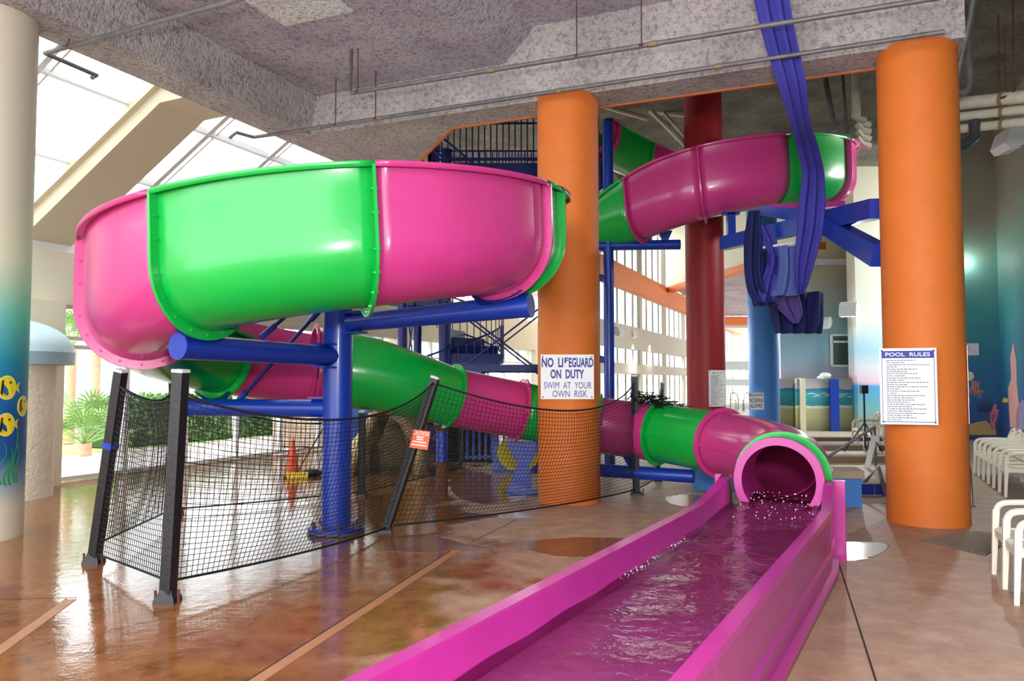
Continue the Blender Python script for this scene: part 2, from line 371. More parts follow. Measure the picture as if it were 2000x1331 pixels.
# beach-mural block with pillar
BEACH = [(0.0, (150, 146, 108)), (0.09, (176, 168, 122)), (0.115, (60, 140, 150)), (0.17, (26, 120, 170)), (0.185, (196, 182, 190)), (0.3, (150, 190, 206)), (0.42, (130, 160, 166)), (0.6, (158, 150, 130)), (1, (170, 160, 136))]
BEACHM = ramp_z('beach mural paint', BEACH, 0, 9.3, wob=0.1)
BEACHL = ramp_z('pillar sky mural paint', [(0, (150, 150, 110)), (0.09, (110, 170, 170)), (0.17, (70, 160, 210)), (0.185, (240, 200, 214)), (0.24, (226, 226, 226)), (0.3, (170, 214, 230)), (0.42, (232, 232, 216)), (1, (232, 226, 200))], 0, 9.3, wob=0.15)
LOWM = ramp_z('low wall beach mural', [(0, (120, 118, 88)), (0.25, (168, 164, 118)), (0.42, (176, 172, 128)), (0.47, (210, 220, 200)), (0.5, (44, 132, 138)), (0.6, (52, 150, 156)), (0.72, (60, 160, 170)), (0.79, (20, 118, 168)), (0.81, (190, 176, 176)), (1, (150, 158, 150))], 0, 1.85, wob=0.22)
k = MB(); k.box(((9.56 + 14.5) / 2 + 0.3, 28.9, 4.8), (5.2, 0.3, 9.6)); struct('wall_pool_room', k, BEACHM)
k = MB(); k.box((12.45, 27.9, 4.8), (0.95, 0.7, 9.6)); struct('wall_pillar', k, BEACHL)
k = MB(); k.box((13.6, 28.2, 4.8), (1.6, 0.4, 9.6)); struct('wall_pool_room', k, BEACHM)
k = MB(); k.box(((10.1 + 12.1) / 2 + .1, 28.15, 0.92), (2.3, 0.2, 1.84)); struct('wall_low', k, LOWM)
k = MB(); k.box((9.45 + .25, 28.6, 0.92), (0.75, 0.2, 1.84)); struct('wall_low', k, LOWM)
k = MB(); k.box((10.23, 28.1, 0.93), (0.16, 0.36, 1.86)); k.box((9.41, 28.55, 0.93), (0.16, 0.36, 1.86)); struct('trim_2', k, mat('pale wall end', (214, 206, 176), 0.6))
k = MB()
for z0, x0, x1 in ((1.3, 10.4, 12.2), (1.22, 10.6, 12.0), (.86, 10.35, 12.25)):
    n = 24; P = [(x0 + (x1 - x0) * i / n, z0 + .025 * sin(i * 1.1 + z0 * 9)) for i in range(n + 1)]
    for i in range(n): w_ = .012 + .008 * sin(i * .9); k.plate([V((P[i][0], 28.048, P[i][1] - w_)), V((P[i + 1][0], 28.048, P[i + 1][1] - w_)), V((P[i + 1][0], 28.048, P[i + 1][1] + w_)), V((P[i][0], 28.048, P[i][1] + w_))], V((0, -1, 0)), .004)
k.build('painted_surf', mat('surf paint', (206, 226, 216), .6), bpy.data.objects['wall_low'], smooth=0)
# window in the pool room
def win(nm, x0, x1, z0, z1, y):
    f = MB(); t = 0.07
    for z in (z0, z1, z0 + (z1 - z0) * 0.78): f.box(((x0 + x1) / 2, y, z), (x1 - x0, 0.08, t))
    for x in (x0, (x0 * 0.3 + x1 * 0.7), x1): f.box((x, y, (z0 + z1) / 2), (t, 0.08, z1 - z0))
    o = struct(nm, f, WHITEF); g = MB(); g.box(((x0 + x1) / 2, y + 0.03, (z0 + z1) / 2), (x1 - x0, 0.02, z1 - z0)); g.build('window_pane', TEALD, o); return o
TEALD = mat('dark green glass', (74, 96, 84), 0.1)
win('window_1', at(1624, 700, 28.7).x, at(1690, 700, 28.7).x, at(1640, 715, 28.7).z, at(1640, 655, 28.7).z, 28.66)

# cream upper wall over the low far bay with orange edge
P0 = V((9.35, 23.8, 0)); P1 = V((7.1, 35.6, 0)); P2 = V((10.9, 22.6, 0))
k = MB()
for p, q in ((P0, P1),):
    k.bar(V((p.x, p.y, 7.75)), V((q.x, q.y, 7.75)), 0.25, 3.6)
k.bar(V((9.35, 23.8, 7.75)), V((10.2, 28.7, 7.75)), 0.2, 3.6)
struct('wall_upper', k, CREAM)
k = MB(); k.bar(V((P0.x, P0.y, 5.85)), V((P1.x, P1.y, 5.85)), 0.3, 0.26); struct('trim_3', k, ORTRIM)
lc = MB(); lc.prism([V((9.5, 23.95, 0)), V((10.3, 28.7, 0)), V((22, 28.7, 0)), V((27, 51.2, 0)), V((13.2, 51.2, 0)), V((7.25, 35.7, 0))], 5.98, 6.2); struct('ceiling', lc, POP)
# far end wall with bright windows
def window_wall(nm, p, q, zs, mull, frame, depth=0.12, pane=GLASS, post_every=0, postm=None, thin=0.05):
    """p,q floor points; zs list of (z0,z1,'solid'|'glass'); mull = number of bays"""
    p = V(p); q = V(q); t = (q - p).normalized(); L_ = (q - p).length
    ang = atan2(t.y, t.x)
    sol = MB(); fr = MB(); gl = MB(); mid = (p + q) / 2
    for z0, z1, kd in zs:
        if kd == 'solid': sol.box((mid.x, mid.y, (z0 + z1) / 2), (L_, depth * 2, z1 - z0), ang)
        else:
            gl.box((mid.x, mid.y, (z0 + z1) / 2), (L_, 0.012, z1 - z0), ang)
            for i in range(mull + 1):
                c0 = p + t * (L_ * i / mull); ww = 0.42 if post_every and i % post_every == 0 else thin
                (sol if post_every and i % post_every == 0 else fr).box((c0.x, c0.y, (z0 + z1) / 2), (ww, depth if ww == thin else depth * 2, z1 - z0), ang)
            for z in (z0, z1): fr.box((mid.x, mid.y, z), (L_, depth, 0.07), ang)
    o = struct(nm, fr, frame)
    if gl.v: gl.build('window_pane', pane, o)
    return o, sol
o, sl = window_wall('window_2', V((13.3, 51, 0)), V((27.3, 51, 0)), [(0, 0.25, 'solid'), (0.25, 1.5, 'glass'), (1.5, 1.85, 'solid'), (1.85, 2.5, 'glass'), (2.5, 3.0, 'solid'), (3.0, 5.2, 'glass'), (5.2, 5.9, 'solid')], 8, WHITEF)
struct('wall_far', sl, mat('far wall paint', (190, 200, 196), 0.8))
k = MB(); k.box((20.3, 50.8, 5.6), (14, 0.2, 0.5)); struct('trim_4', k, ORTRIM)
# tall side window wall beyond the stairs
o, sl = window_wall('window_3', W(22.6, 7.9), W(63.1, 7.9), [(0, 0.55, 'solid'), (0.55, 2.05, 'glass'), (2.05, 2.4, 'solid'), (2.4, 3.0, 'glass'), (3.0, 3.85, 'solid'), (3.85, 5.2, 'glass'), (5.95, 8.6, 'glass'), (8.6, 9.4, 'solid')], 36, GREYF, post_every=4, thin=0.05, depth=.06)
struct('wall_left_far', sl, mat('grey beige wall', (196, 188, 168), 0.8))
k = MB(); k.ab(14, 62, 7.55, 8.0, 5.2, 5.96); struct('trim_5', k, ORTRIM)
# glazed lean-to on the left: outer wall
o, sl = window_wall('window_4', W(9.45, 12.63), W(33, 12.63), [(0, 0.06, 'solid'), (0.06, 2.35, 'glass'), (2.35, 2.5, 'solid'), (2.5, 3.05, 'glass')], 16, WHITEF, thin=0.09)
k = MB()
k.ab(-7, 33, 12.5, 12.85, 3.08, 3.98)
k.ab(8.75, 9.4, 12.3, 12.95, 0, 3.1)
for a in (20.5, 26, 31.5): k.ab(a, a + 0.5, 12.4, 12.9, 0, 3.1)
k.ab(-7, 8.75, 12.55, 12.75, 0, 3.1)
struct('wall_left', k, CREAM)
k = MB(); k.ab(22.1, 22.4, 7.6, 8.2, 0, 5.2); struct('wall_left_end', k, CREAM)
# roof: panes, mullions
def roofz(b): return 4.45 + (12.63 - b) * 0.62
rf = MB(); rp = MB()
for a in [x * 1.55 - 4.0 + 0.33 for x in range(0, 12)]:
    rf.bar(W(a, 12.63, roofz(12.63)), W(a, 8.7, roofz(8.7)), 0.09, 0.12)
    rf.bar(W(a + .16, 12.63, roofz(12.63)), W(a + .16, 8.7, roofz(8.7)), 0.03, 0.08)
for b_ in (12.6, 11.35, 10.1, 8.9): rf.bar(W(-4, b_, roofz(b_)), W(14.6, b_, roofz(b_)), 0.1, 0.1)
o = struct('window_5', rf, WHITEF)
rp.add([W(-4, 12.63, roofz(12.63) + .03), W(14.6, 12.63, roofz(12.63) + .03), W(14.6, 8.7, roofz(8.7) + .03), W(-4, 8.7, roofz(8.7) + .03)], [(0, 1, 2, 3)])
rp.build('window_pane', MILK, o, solid=0.012)
sk = MB(); sk.ab(-4, 14.6, 12.55, 12.75, 3.98, roofz(12.63)); 
struct('trim_6', sk, WHITEF)
k = MB(); k.hexa([W(14.6, 12.75, 3.9), W(14.6, 9.03, 3.9 + 2.3), W(14.8, 9.03, 3.9 + 2.3), W(14.8, 12.75, 3.9), W(14.6, 12.75, 9.4), W(14.6, 9.03, 9.4), W(14.8, 9.03, 9.4), W(14.8, 12.75, 9.4)]); struct('wall_left_gable', k, CREAM)
o, sl = window_wall('window_6', W(14.8, 12.63), W(33, 12.63), [(3.98, 4.3, 'solid'), (4.3, 5.5, 'glass'), (5.5, 6.2, 'solid'), (6.2, 8.7, 'glass'), (8.7, 9.4, 'solid')], 16, WHITEF, post_every=4)
struct('wall_left_upper', sl, CREAM)
for n_, a in enumerate((3.4, 8.75, 13.6)):
    r_ = MB(); z1 = roofz(12.5) - 0.1; z2 = roofz(9.6) - 0.1; h = 0.3; w_ = 0.9
    def sec(bq, zt, hh): return [W(a, bq, zt - hh), W(a + w_, bq, zt - hh), W(a + w_, bq, zt), W(a, bq, zt)]
    s0, s1, s2 = sec(12.6, z1 - .05, h), sec(9.55, roofz(9.55) - .1, h), sec(8.95, roofz(9.55) - .08, h)
    r_.add(s0 + s1 + s2, [(0, 1, 2, 3), (11, 10, 9, 8)] + [(i + j * 4, (i + 1) % 4 + j * 4, (i + 1) % 4 + 4 + j * 4, i + 4 + j * 4) for j in range(2) for i in range(4)])
    r_.bar(W(a - 0.02, 12.6, z1), W(a - 0.02, 9.3, roofz(9.3) - .1), 0.16, 0.12)
    struct('ceiling_rafter', r_, BEIGE, smooth=0)

# ================================================================== COLUMNS
def column(name, label, p, r, h, m, n=48):
    k = MB(); k.lathe([(0.001, 0), (r, 0), (r, h), (0.001, h)], (p[0], p[1], 0), n)
    o = k.build(name, m, origin=(p[0], p[1], 0)); tag(o, label, 'column'); return o
CM = W(AE, 3.85); CR = W(AE + .12, -0.83); CL = V((-6.02, 8.98, 0))
column('column', 'orange round column behind the net with the no lifeguard sign', CM, 0.455, 5.97, ORANGE)
colr = column('column', 'orange round column on the right carrying the pool rules sign', CR, 0.47, 5.97, ORANGE)
FISHCOL = ramp_z('fish mural column paint', [(0.0, (226, 214, 184)), (0.06, (222, 212, 190)), (0.1, (150, 168, 188)), (0.15, (30, 84, 150)), (0.22, (14, 74, 150)), (0.33, (30, 130, 168)), (0.42, (110, 186, 180)), (0.52, (214, 206, 184)), (1, (214, 202, 184))], 0, 5.95, wob=0.15, bump=0.08)
coll = column('column', 'cream column at the left edge painted with yellow fish in blue water', CL, 0.475, 5.97, FISHCOL, 64)
PR = at(1379, 745, 18.2)
column('column', 'dark red round column standing behind the slide', PR, 0.435, 9.35, RED)
PB = at(1492, 745, 24.5)
column('column', 'sky blue round column with the no diving sign', PB, 0.46, 9.35, SKYB)
column('column', 'far orange round column beyond the low beach wall', at(1545, 745, 33.5), 0.46, 5.99, ORANGE)
column('column', 'far red round column half hidden beyond the orange one', at(1566, 745, 35.5), 0.46, 5.99, RED)

# painted fish and weed wrapped on the left column
def wrap(p, z, base, ang, off):             # p: sideways offset along the surface
    a = ang + p / 0.475; r = 0.475 + off; return V((CL.x + r * cos(a), CL.y + r * sin(a), z))
A0 = atan2(-CL.y, -CL.x) + 0.55
def disc_pts(cx, cz, rx, rz, n=20, rot=0.0): return [(cx + rx * cos(2 * pi * i / n) * cos(rot) - rz * sin(2 * pi * i / n) * sin(rot), cz + rx * cos(2 * pi * i / n) * sin(rot) + rz * sin(2 * pi * i / n) * cos(rot)) for i in range(n)]
def decal_col(polys, name, m, off, parent):
    k = MB()
    for poly in polys:
        n = len(poly); k.add([wrap(-x, z, None, A0, off) for x, z in poly] + [wrap(-x, z, None, A0, off * 0.2) for x, z in poly], [tuple(range(n))] + [(i, (i + 1) % n, n + (i + 1) % n, n + i) for i in range(n)])
    return k.build(name, m, parent, smooth=0)
def fish(cx, cz, s, d):
    body = disc_pts(cx, cz, 0.085 * s, 0.1 * s); tail = [(cx + d * .075 * s, cz), (cx + d * .13 * s, cz + .05 * s), (cx + d * .115 * s, cz), (cx + d * .13 * s, cz - .05 * s)]
    o = decal_col([disc_pts(cx, cz, .092 * s, .108 * s)], 'painted_fish', mat('pale fish edge', (236, 230, 150), .6), 0.003, coll)
    decal_col([body, tail], 'fish_body', YELLOW, 0.0045, o)
    decal_col([[(cx - d * .03 * s, cz + .07 * s), (cx - d * .045 * s, cz + .06 * s), (cx - d * .055 * s, cz - .05 * s), (cx - d * .04 * s, cz - .07 * s)], disc_pts(cx + d * .03 * s, cz + .045 * s, .011 * s, .011 * s, 8)], 'fish_stripe', BLACK, 0.006, o)
fish(-0.01, at(15, 758, 8.6).z, 1.25, -1); fish(-0.01, at(15, 832, 8.6).z, 1.2, -1); fish(-0.25, at(15, 796, 8.6).z, 1.1, -1)
weeds = []
for (x0, z0, h, amp) in ((-0.14, 0.62, .62, .03), (-0.08, 0.6, .4, .025), (-0.18, 0.62, .42, .02), (0.02, 0.62, .45, .05), (-.03, .6, .3, .03)):
    L_ = []; R_ = []
    for i in range(13):
        t = i / 12; x = x0 + amp * sin(t * 6); wdt = 0.011 * (1 - t) + 0.003
        L_.append((x - wdt, z0 + h * t)); R_.append((x + wdt, z0 + h * t))
    for i in range(12): weeds.append([L_[i], R_[i], R_[i + 1], L_[i + 1]])
decal_col(weeds, 'painted_seaweed', mat('green weed paint', (40, 150, 70), .6), 0.004, coll)

# painted creatures on the back and right mural walls
def wdec(name, polys, org, ex, m, parent, off=0.012):
    k = MB(); ex = V(ex).normalized(); nn = V((0, 0, 1)).cross(ex) * -1
    if nn.dot(V((0, 0, CH)) - V(org)) < 0: nn = -nn
    for poly in polys: k.plate([V(org) + ex * x + V((0, 0, z)) + nn * 0.002 for x, z in poly], nn, off)
    return k.build(name, m, parent, smooth=0)
def strip(pts, w0, w1=None):
    w1 = w0 if w1 is None else w1; n = len(pts); L_ = []; R_ = []
    for i, (x, z) in enumerate(pts):
        x1, z1 = pts[min(i + 1, n - 1)]; x0, z0 = pts[max(i - 1, 0)]; dx, dz = x1 - x0, z1 - z0; l = sqrt(dx * dx + dz * dz) or 1; ww = w0 + (w1 - w0) * i / (n - 1)
        L_.append((x - dz / l * ww, z + dx / l * ww)); R_.append((x + dz / l * ww, z - dx / l * ww))
    return [[L_[i], L_[i + 1], R_[i + 1], R_[i]] for i in range(n - 1)]
BO = W(27.4, -2.6); BE = V((UY, -UX, 0))     # along the back wall, to the right
def bxz(px, py):
    d = ray(px, py); n = V((UX, UY, 0)); t = (27.4) / (d.x * UX + d.y * UY); p = V((0, 0, CH)) + d * t; return ((p - BO).dot(BE), p.z)
def B(pts): return [bxz(*p) for p in pts]
wdec('painted_sand_bank', [B([(1862, 850), (1862, 830), (1885, 832), (1905, 826), (1925, 822), (1944, 838), (1946, 850)])], BO, BE, mat('sand paint', (196, 164, 100), .7), wall_back)
j = wdec('painted_jellyfish', [B([(1893 + 9 * cos(t * .45), 735 - 9 * sin(t * .45)) for t in range(14)])], BO, BE, mat('jelly cap paint', (232, 216, 170), .6), wall_back)
tent = []
for q in range(4):
    tent += strip(B([(1897 + q * 5 + 3 * sin(t * 1.3 + q), 742 + t * 6 + q * 2) for t in range(6)]), .035, .012)
wdec('jellyfish_tentacles', tent, BO, BE, mat('tentacle paint', (196, 130, 130), .6), j)
wdec('painted_fish', [B([(1872, 776), (1880, 772), (1890, 775), (1895, 782), (1888, 788), (1876, 785)])], BO, BE, YELLOW, wall_back)
wdec('painted_fish', [B([(1897, 763), (1918, 762), (1922, 766), (1900, 768)])], BO, BE, mat('orange fish paint', (224, 120, 50), .6), wall_back)
cor = []
for q in ((1940, 838, 1936, 806), (1940, 825, 1948, 800), (1938, 818, 1944, 790)): cor += strip(B([(q[0] + (q[2] - q[0]) * t / 4, q[1] + (q[3] - q[1]) * t / 4) for t in range(5)]), .06, .04)
wdec('painted_coral', cor, BO, BE, mat('pink coral paint', (224, 120, 140), .6), wall_back)
dk = []
for q in range(7): dk += strip(B([(1912 + q * 3, 806), (1911 + q * 4.2, 795), (1908 + q * 5, 782 + 2 * abs(q - 3))]), .03, .012)
wdec('painted_sea_fan', dk, BO, BE, mat('dark fan paint', (16, 52, 100), .6), wall_back)
RO = W(24, -4.05); RE = V((-UX, -UY, 0))
def rxz(px, py):
    d = ray(px, py); t = 4.05 / (d.x * UY - d.y * UX); p = V((0, 0, CH)) + d * t; return ((p - RO).dot(RE), p.z)
def R2(pts): return [rxz(*p) for p in pts]
wdec('painted_coral', [R2([(1974, 835), (1970, 760), (1976, 740), (1974, 700), (1980, 668), (1986, 705), (1987, 750), (1992, 800), (1992, 835)])], RO, RE, mat('pale pink coral paint', (214, 160, 150), .6), wall_right)
wdec('painted_coral', [R2([(1984, 840), (1986, 800), (1998, 780), (2010, 790), (2012, 840)])], RO, RE, mat('lilac coral paint', (150, 140, 190), .6), wall_right)
wdec('painted_fish', [R2([(1958, 782), (1963, 777), (1969, 780), (1970, 786), (1960, 787)])], RO, RE, YELLOW, wall_right)
d_ = MB(); 
bx = bxz(1899, 683); p = BO + BE * bx[0]
d_.box((p.x, p.y, bx[1]), (0.32, 0.2, 0.36), atan2(BE.y, BE.x)); o = d_.build('wall_speaker', LAMPH, smooth=0); tag(o, 'small grey box mounted high on the teal back wall', 'wall box')

# ================================================================== SLIDE
def sect_profile(r, hl, hr, n=9, lip=0.085):
    """open flume: from the right lip down round the bottom up to the left lip; (lateral + = left, height)"""
    P = [(-r - lip, hr - 0.045), (-r - lip, hr), (-r - 0.01, hr)]
    for i in range(4): P.append((-r, r + (hr - r) * (1 - i / 3) * 0.97))
    for i in range(1, 2 * n): a = pi + pi * i / (2 * n); P.append((r * cos(a), r + r * sin(a)))
    for i in range(4): P.append((r, r + (hl - r) * (i / 3) * 0.97))
    P += [(r + 0.01, hl), (r + lip, hl), (r + lip, hl - 0.045)]
    return P
def frames(path):
    out = []; n = len(path)
    for i in range(n):
        p = V(path[i][:3]); t = V(path[min(i + 1, n - 1)][:3]) - V(path[max(i - 1, 0)][:3]); t.normalize()
        s = V((-t.y, t.x, 0)).normalized(); u = t.cross(s).normalized(); u = V((0, 0, 1)) * 0.6 + u * 0.4; u.normalize(); out.append((p, t, s, u))
    return out
FRM = {}
def flume_section(path, m, root, r=0.55, name='flume_section', label=None, flange0=False, flange1=True, bolts=True):
    fr = [FRM[q] for q in path]; rows = []
    for (p, t, s, u), q in zip(fr, path): rows.append([p + s * x + u * z for x, z in sect_profile(r, q[3], q[4])])
    k = MB(); k.grid(rows); ob = k.build(name, m, root, solid=0.022, off=0, smooth=50)
    if label: ob['label'] = label
    for use, idx, sgn in ((flange0, 0, 1), (flange1, -1, -1)):
        if not use: continue
        p, t, s, u = fr[idx]; q = path[idx]; P = sect_profile(r, q[3], q[4])[2:-2]; g = MB(); n = len(P); wd = 0.1; th = 0.03
        inn = []; out = []
        for i, (x, z) in enumerate(P):
            x0, z0 = P[max(i - 1, 0)]; x1, z1 = P[min(i + 1, n - 1)]; dx, dz = x1 - x0, z1 - z0; l = sqrt(dx * dx + dz * dz) or 1
            inn.append(p + s * x + u * z); out.append(p + s * (x + dz / l * wd) + u * (z - dx / l * wd))
        o2 = [x + t * sgn * th for x in out]; i2 = [x + t * sgn * th for x in inn]
        g.add(inn + out + o2 + i2, [f for i in range(n - 1) for f in ((i, i + 1, n + i + 1, n + i), (n + i, n + i + 1, 2 * n + i + 1, 2 * n + i), (2 * n + i, 2 * n + i + 1, 3 * n + i + 1, 3 * n + i))] + [(0, n, 2 * n, 3 * n), (n - 1, 2 * n - 1, 3 * n - 1, 4 * n - 1)])
        if bolts:
            acc = 0
            for i in range(1, n):
                acc += (out[i] - out[i - 1]).length
                if acc > 0.14:
                    acc = 0; cpt = (inn[i] + out[i]) / 2
                    g.tube([cpt - t * 0.02, cpt + t * sgn * (th + 0.0)], 0.016, 6); g.tube([cpt + t * sgn * th, cpt + t * sgn * (th + 0.016)], 0.014, 6)
        g.build('flange', m, ob, smooth=45)
    return ob
def tube_section(path, m, root, rads, name='tube_section', flange0=False, flange1=True, fw=0.07, seam=True, n=36, label=None, bolts=True):
    fr = []; N_ = len(path)
    for i in range(N_):
        p = V(path[i][:3]); t = V(path[min(i + 1, N_ - 1)][:3]) - V(path[max(i - 1, 0)][:3]); t.normalize(); s = V((-t.y, t.x, 0)).normalized(); fr.append((p, t, s, t.cross(s).normalized()))
    rows = []
    for i, (p, t, s, u) in enumerate(fr): rows.append([p + (s * cos(2 * pi * j / n) + u * sin(2 * pi * j / n)) * rads[i] for j in range(n + 1)])
    k = MB(); k.grid(rows); ob = k.build(name, m, root, solid=0.02, off=0, smooth=50)
    if label: ob['label'] = label
    if seam:
        g = MB()
        for sg in (1, -1):
            lo = [p + s * sg * (rads[i] - .005) - u * 0.012 for i, (p, t, s, u) in enumerate(fr)]; hi = [x + fr[i][3] * 0.024 for i, x in enumerate(lo)]
            lo2 = [x + fr[i][2] * sg * 0.035 for i, x in enumerate(lo)]; hi2 = [x + fr[i][2] * sg * 0.035 for i, x in enumerate(hi)]
            g.grid([lo, lo2, hi2, hi])
        g.build('seam_rib', m, ob, smooth=0)
    for use, idx, sgn in ((flange0, 0, 1), (flange1, -1, -1)):
        if not use: continue
        p, t, s, u = fr[idx]; r0 = rads[idx]; g = MB(); a_ = [s * cos(2 * pi * j / n) + u * sin(2 * pi * j / n) for j in range(n)]
        rings = [[p + d * (r0 - .005) for d in a_], [p + d * (r0 + fw) for d in a_], [p + d * (r0 + fw) + t * sgn * .03 for d in a_], [p + d * (r0 - .005) + t * sgn * .03 for d in a_]]
        g.add([x for r_ in rings for x in r_], [(q * n + j, q * n + (j + 1) % n, ((q + 1) % 4) * n + (j + 1) % n, ((q + 1) % 4) * n + j) for q in range(4) for j in range(n)])
        if bolts:
            for j in range(24):
                d = s * cos(2 * pi * j / 24) + u * sin(2 * pi * j / 24); cpt = p + d * (r0 + fw * .55); g.tube([cpt - t * sgn * .012, cpt + t * sgn * .045], 0.012, 6)
        g.build('flange', m, ob, smooth=45)
    return ob

HC = V((-2.05, 9.35, 0)); HR = 2.1
slide = thing('water_slide', 'long pink and green spiral water slide winding from the stair tower to the floor', 'water slide', (HC.x, HC.y, 0))
# upper run from the tower, hand-placed control points: x, y, bottom z, left wall, right wall
up = [(1.75, 18.0, 6.95, .75, .75), (2.3, 18.7, 6.9, .95, .72), (3.1, 19.25, 6.72, 1.05, .72), (4.2, 19.5, 6.4, 1.1, .72), (5.4, 19.2, 6.05, 1.15, .72), (6.35, 18.3, 5.75, 1.2, .72),
      (6.68, 17.0, 5.5, 1.2, .72), (6.36, 15.9, 5.3, 1.2, .72), (5.5, 15.05, 5.12, 1.22, .72), (4.4, 14.75, 4.96, 1.22, .72), (3.4, 14.95, 4.78, 1.2, .72), (2.55, 15.5, 4.55, 1.1, .78),
      (1.7, 16.05, 4.35, .78, .95), (0.75, 16.1, 4.1, .72, 1.1), (0.0, 15.5, 3.9, .72, 1.1), (-0.4, 14.5, 3.68, .74, 1.05), (-0.55, 13.4, 3.48, .78, 1.0), (-0.5, 12.3, 3.3, .85, .9), (-0.3, 11.2, 3.12, .95, .78)]
hel = []
zk = [(375, 2.97, 1.02), (345, 2.77, 1.08), (320, 2.62, 1.14), (290, 2.45, 1.2), (246, 2.22, 1.2), (207, 1.97, 1.28), (180, 1.8, 1.22), (150, 1.6, 1.12), (120, 1.44, 1.06), (108, 1.4, 1.02)]
def lerp_tab(tab, x, k):
    for (x0, *a), (x1, *b) in zip(tab, tab[1:]):
        if x1 <= x <= x0: t = (x0 - x) / (x0 - x1); return a[k] + (b[k] - a[k]) * t
    return tab[-1][1 + k]
def hp(th):
    a = radians(th); return (HC.x + HR * cos(a), HC.y + HR * sin(a), lerp_tab(zk, th, 0), lerp_tab(zk, th, 1), .72)
full = spline(up + [hp(375), hp(360)], 8) + [hp(360 - i) for i in range(1, 252)]
for q, f_ in zip(full, frames(full)): FRM[q] = f_
i360 = (len(up) + 1) * 8
upd = full[:i360 + 16]
# colour bands on the upper run: (start index, end index, colour)
def nearest(px, lo, hi):                    # sample whose outer edge projects to px
    best = None
    for i in range(lo, hi):
        x, y = upd[i][0], upd[i][1]; e = abs(1000 + F * x / y - px)
        if best is None or e < best[0]: best = (e, i)
    return best[1]
i345 = i360 + 16
cuts = [(0, 4, PINK), (4, 16, GREEN), (16, 30, PINK), (30, 46, GREEN), (46, 59, PINK), (59, 68, GREEN), (68, 78, PINK), (78, 88, PINK), (88, 116, GREEN), (116, 134, PINK), (134, i345 - 0, GREEN)]
for (i0, i1, m) in cuts: flume_section(full[i0:i1 + 1], m, slide, flange0=False, flange1=True)
for (t0, t1, m, f0, f1) in ((344, 335, GREEN, 0, 0), (335, 290, PINK, 1, 0), (290, 247, GREEN, 1, 1), (247, 207, PINK, 0, 1), (207, 150, GREEN, 0, 1), (150, 109, PINK, 0, 1)):
    idx = list(range(i360 + 360 - t0, i360 + 360 - t1, 3)) + [i360 + 360 - t1]; flume_section([full[i] for i in idx], m, slide, flange0=bool(f0), flange1=bool(f1))
# hood and closed tube
def tp(x, y, z): return (x, y, z)
a110 = radians(109)
hoodc = [(HC.x + HR * cos(radians(t)), HC.y + HR * sin(radians(t)), 1.95 - (113 - t) * 0.004) for t in (113, 109, 105, 101)]
tube_section(hoodc, PINK, slide, [0.57, 0.57, 0.565, 0.56], seam=False, flange0=True, flange1=False, fw=0.06, bolts=False)
tp_pts = [hoodc[-1], (-2.05, 11.47, 1.86), (-1.5, 11.62, 1.7), (-0.93, 11.95, 1.52)]
T1 = spline(tp_pts, 8); tube_section(T1, GREEN, slide, [0.56 - 0.13 * (i / (len(T1) - 1)) ** .9 for i in range(len(T1))])
allp = spline([tp_pts[-2], tp_pts[-1], (0.12, 12.42, 1.3), (1.35, 12.62, 1.06), (2.25, 12.2, .96), (2.95, 11.2, .88), (3.26, 10.1, .82), (3.16, 9.05, .775), (2.84, 8.35, .75), (2.69, 8.06, .745)], 10)
tubecuts = [(10, 20, PINK), (20, 30, GREEN), (30, 40, PINK), (40, 50, GREEN), (50, 66, PINK), (66, 82, PINK)]
for (i0, i1, m) in tubecuts:
    seg = allp[i0:i1 + 1]; tube_section(seg, m, slide, [0.43 if i0 < 50 else 0.43 - 0.045 * (min(80, i0 + j) - 50) / 30 for j in range(len(seg))], flange0=(i0 in (40, 50)), flange1=(i0 in (10, 20)))
end = allp[82:]; tube_section(end, GREEN, slide, [0.385] * len(end), flange0=True, flange1=False, fw=0.1, seam=False, name='tube_section')
# exit mouth
ED = V((-0.473, -0.881, 0)); EP = V(allp[-1][:3]) ; ES = V((-ED.y, ED.x, 0)); UPZ = V((0, 0, 1))
mo = MB(); n = 48
ringp = lambda r, off: [EP + ED * off + (ES * cos(2 * pi * j / n) + UPZ * sin(2 * pi * j / n)) * r for j in range(n)]
rs = [ringp(.36, -.5), ringp(.36, .05), ringp(.44, .05), ringp(.445, 0.0), ringp(.39, 0.0), ringp(.39, -.5)]
mo.add([x for r_ in rs for x in r_], [(q * n + j, q * n + (j + 1) % n, (q + 1) * n + (j + 1) % n, (q + 1) * n + j) for q in range(5) for j in range(n)])
mo.build('exit_mouth', MAGENTA, slide)

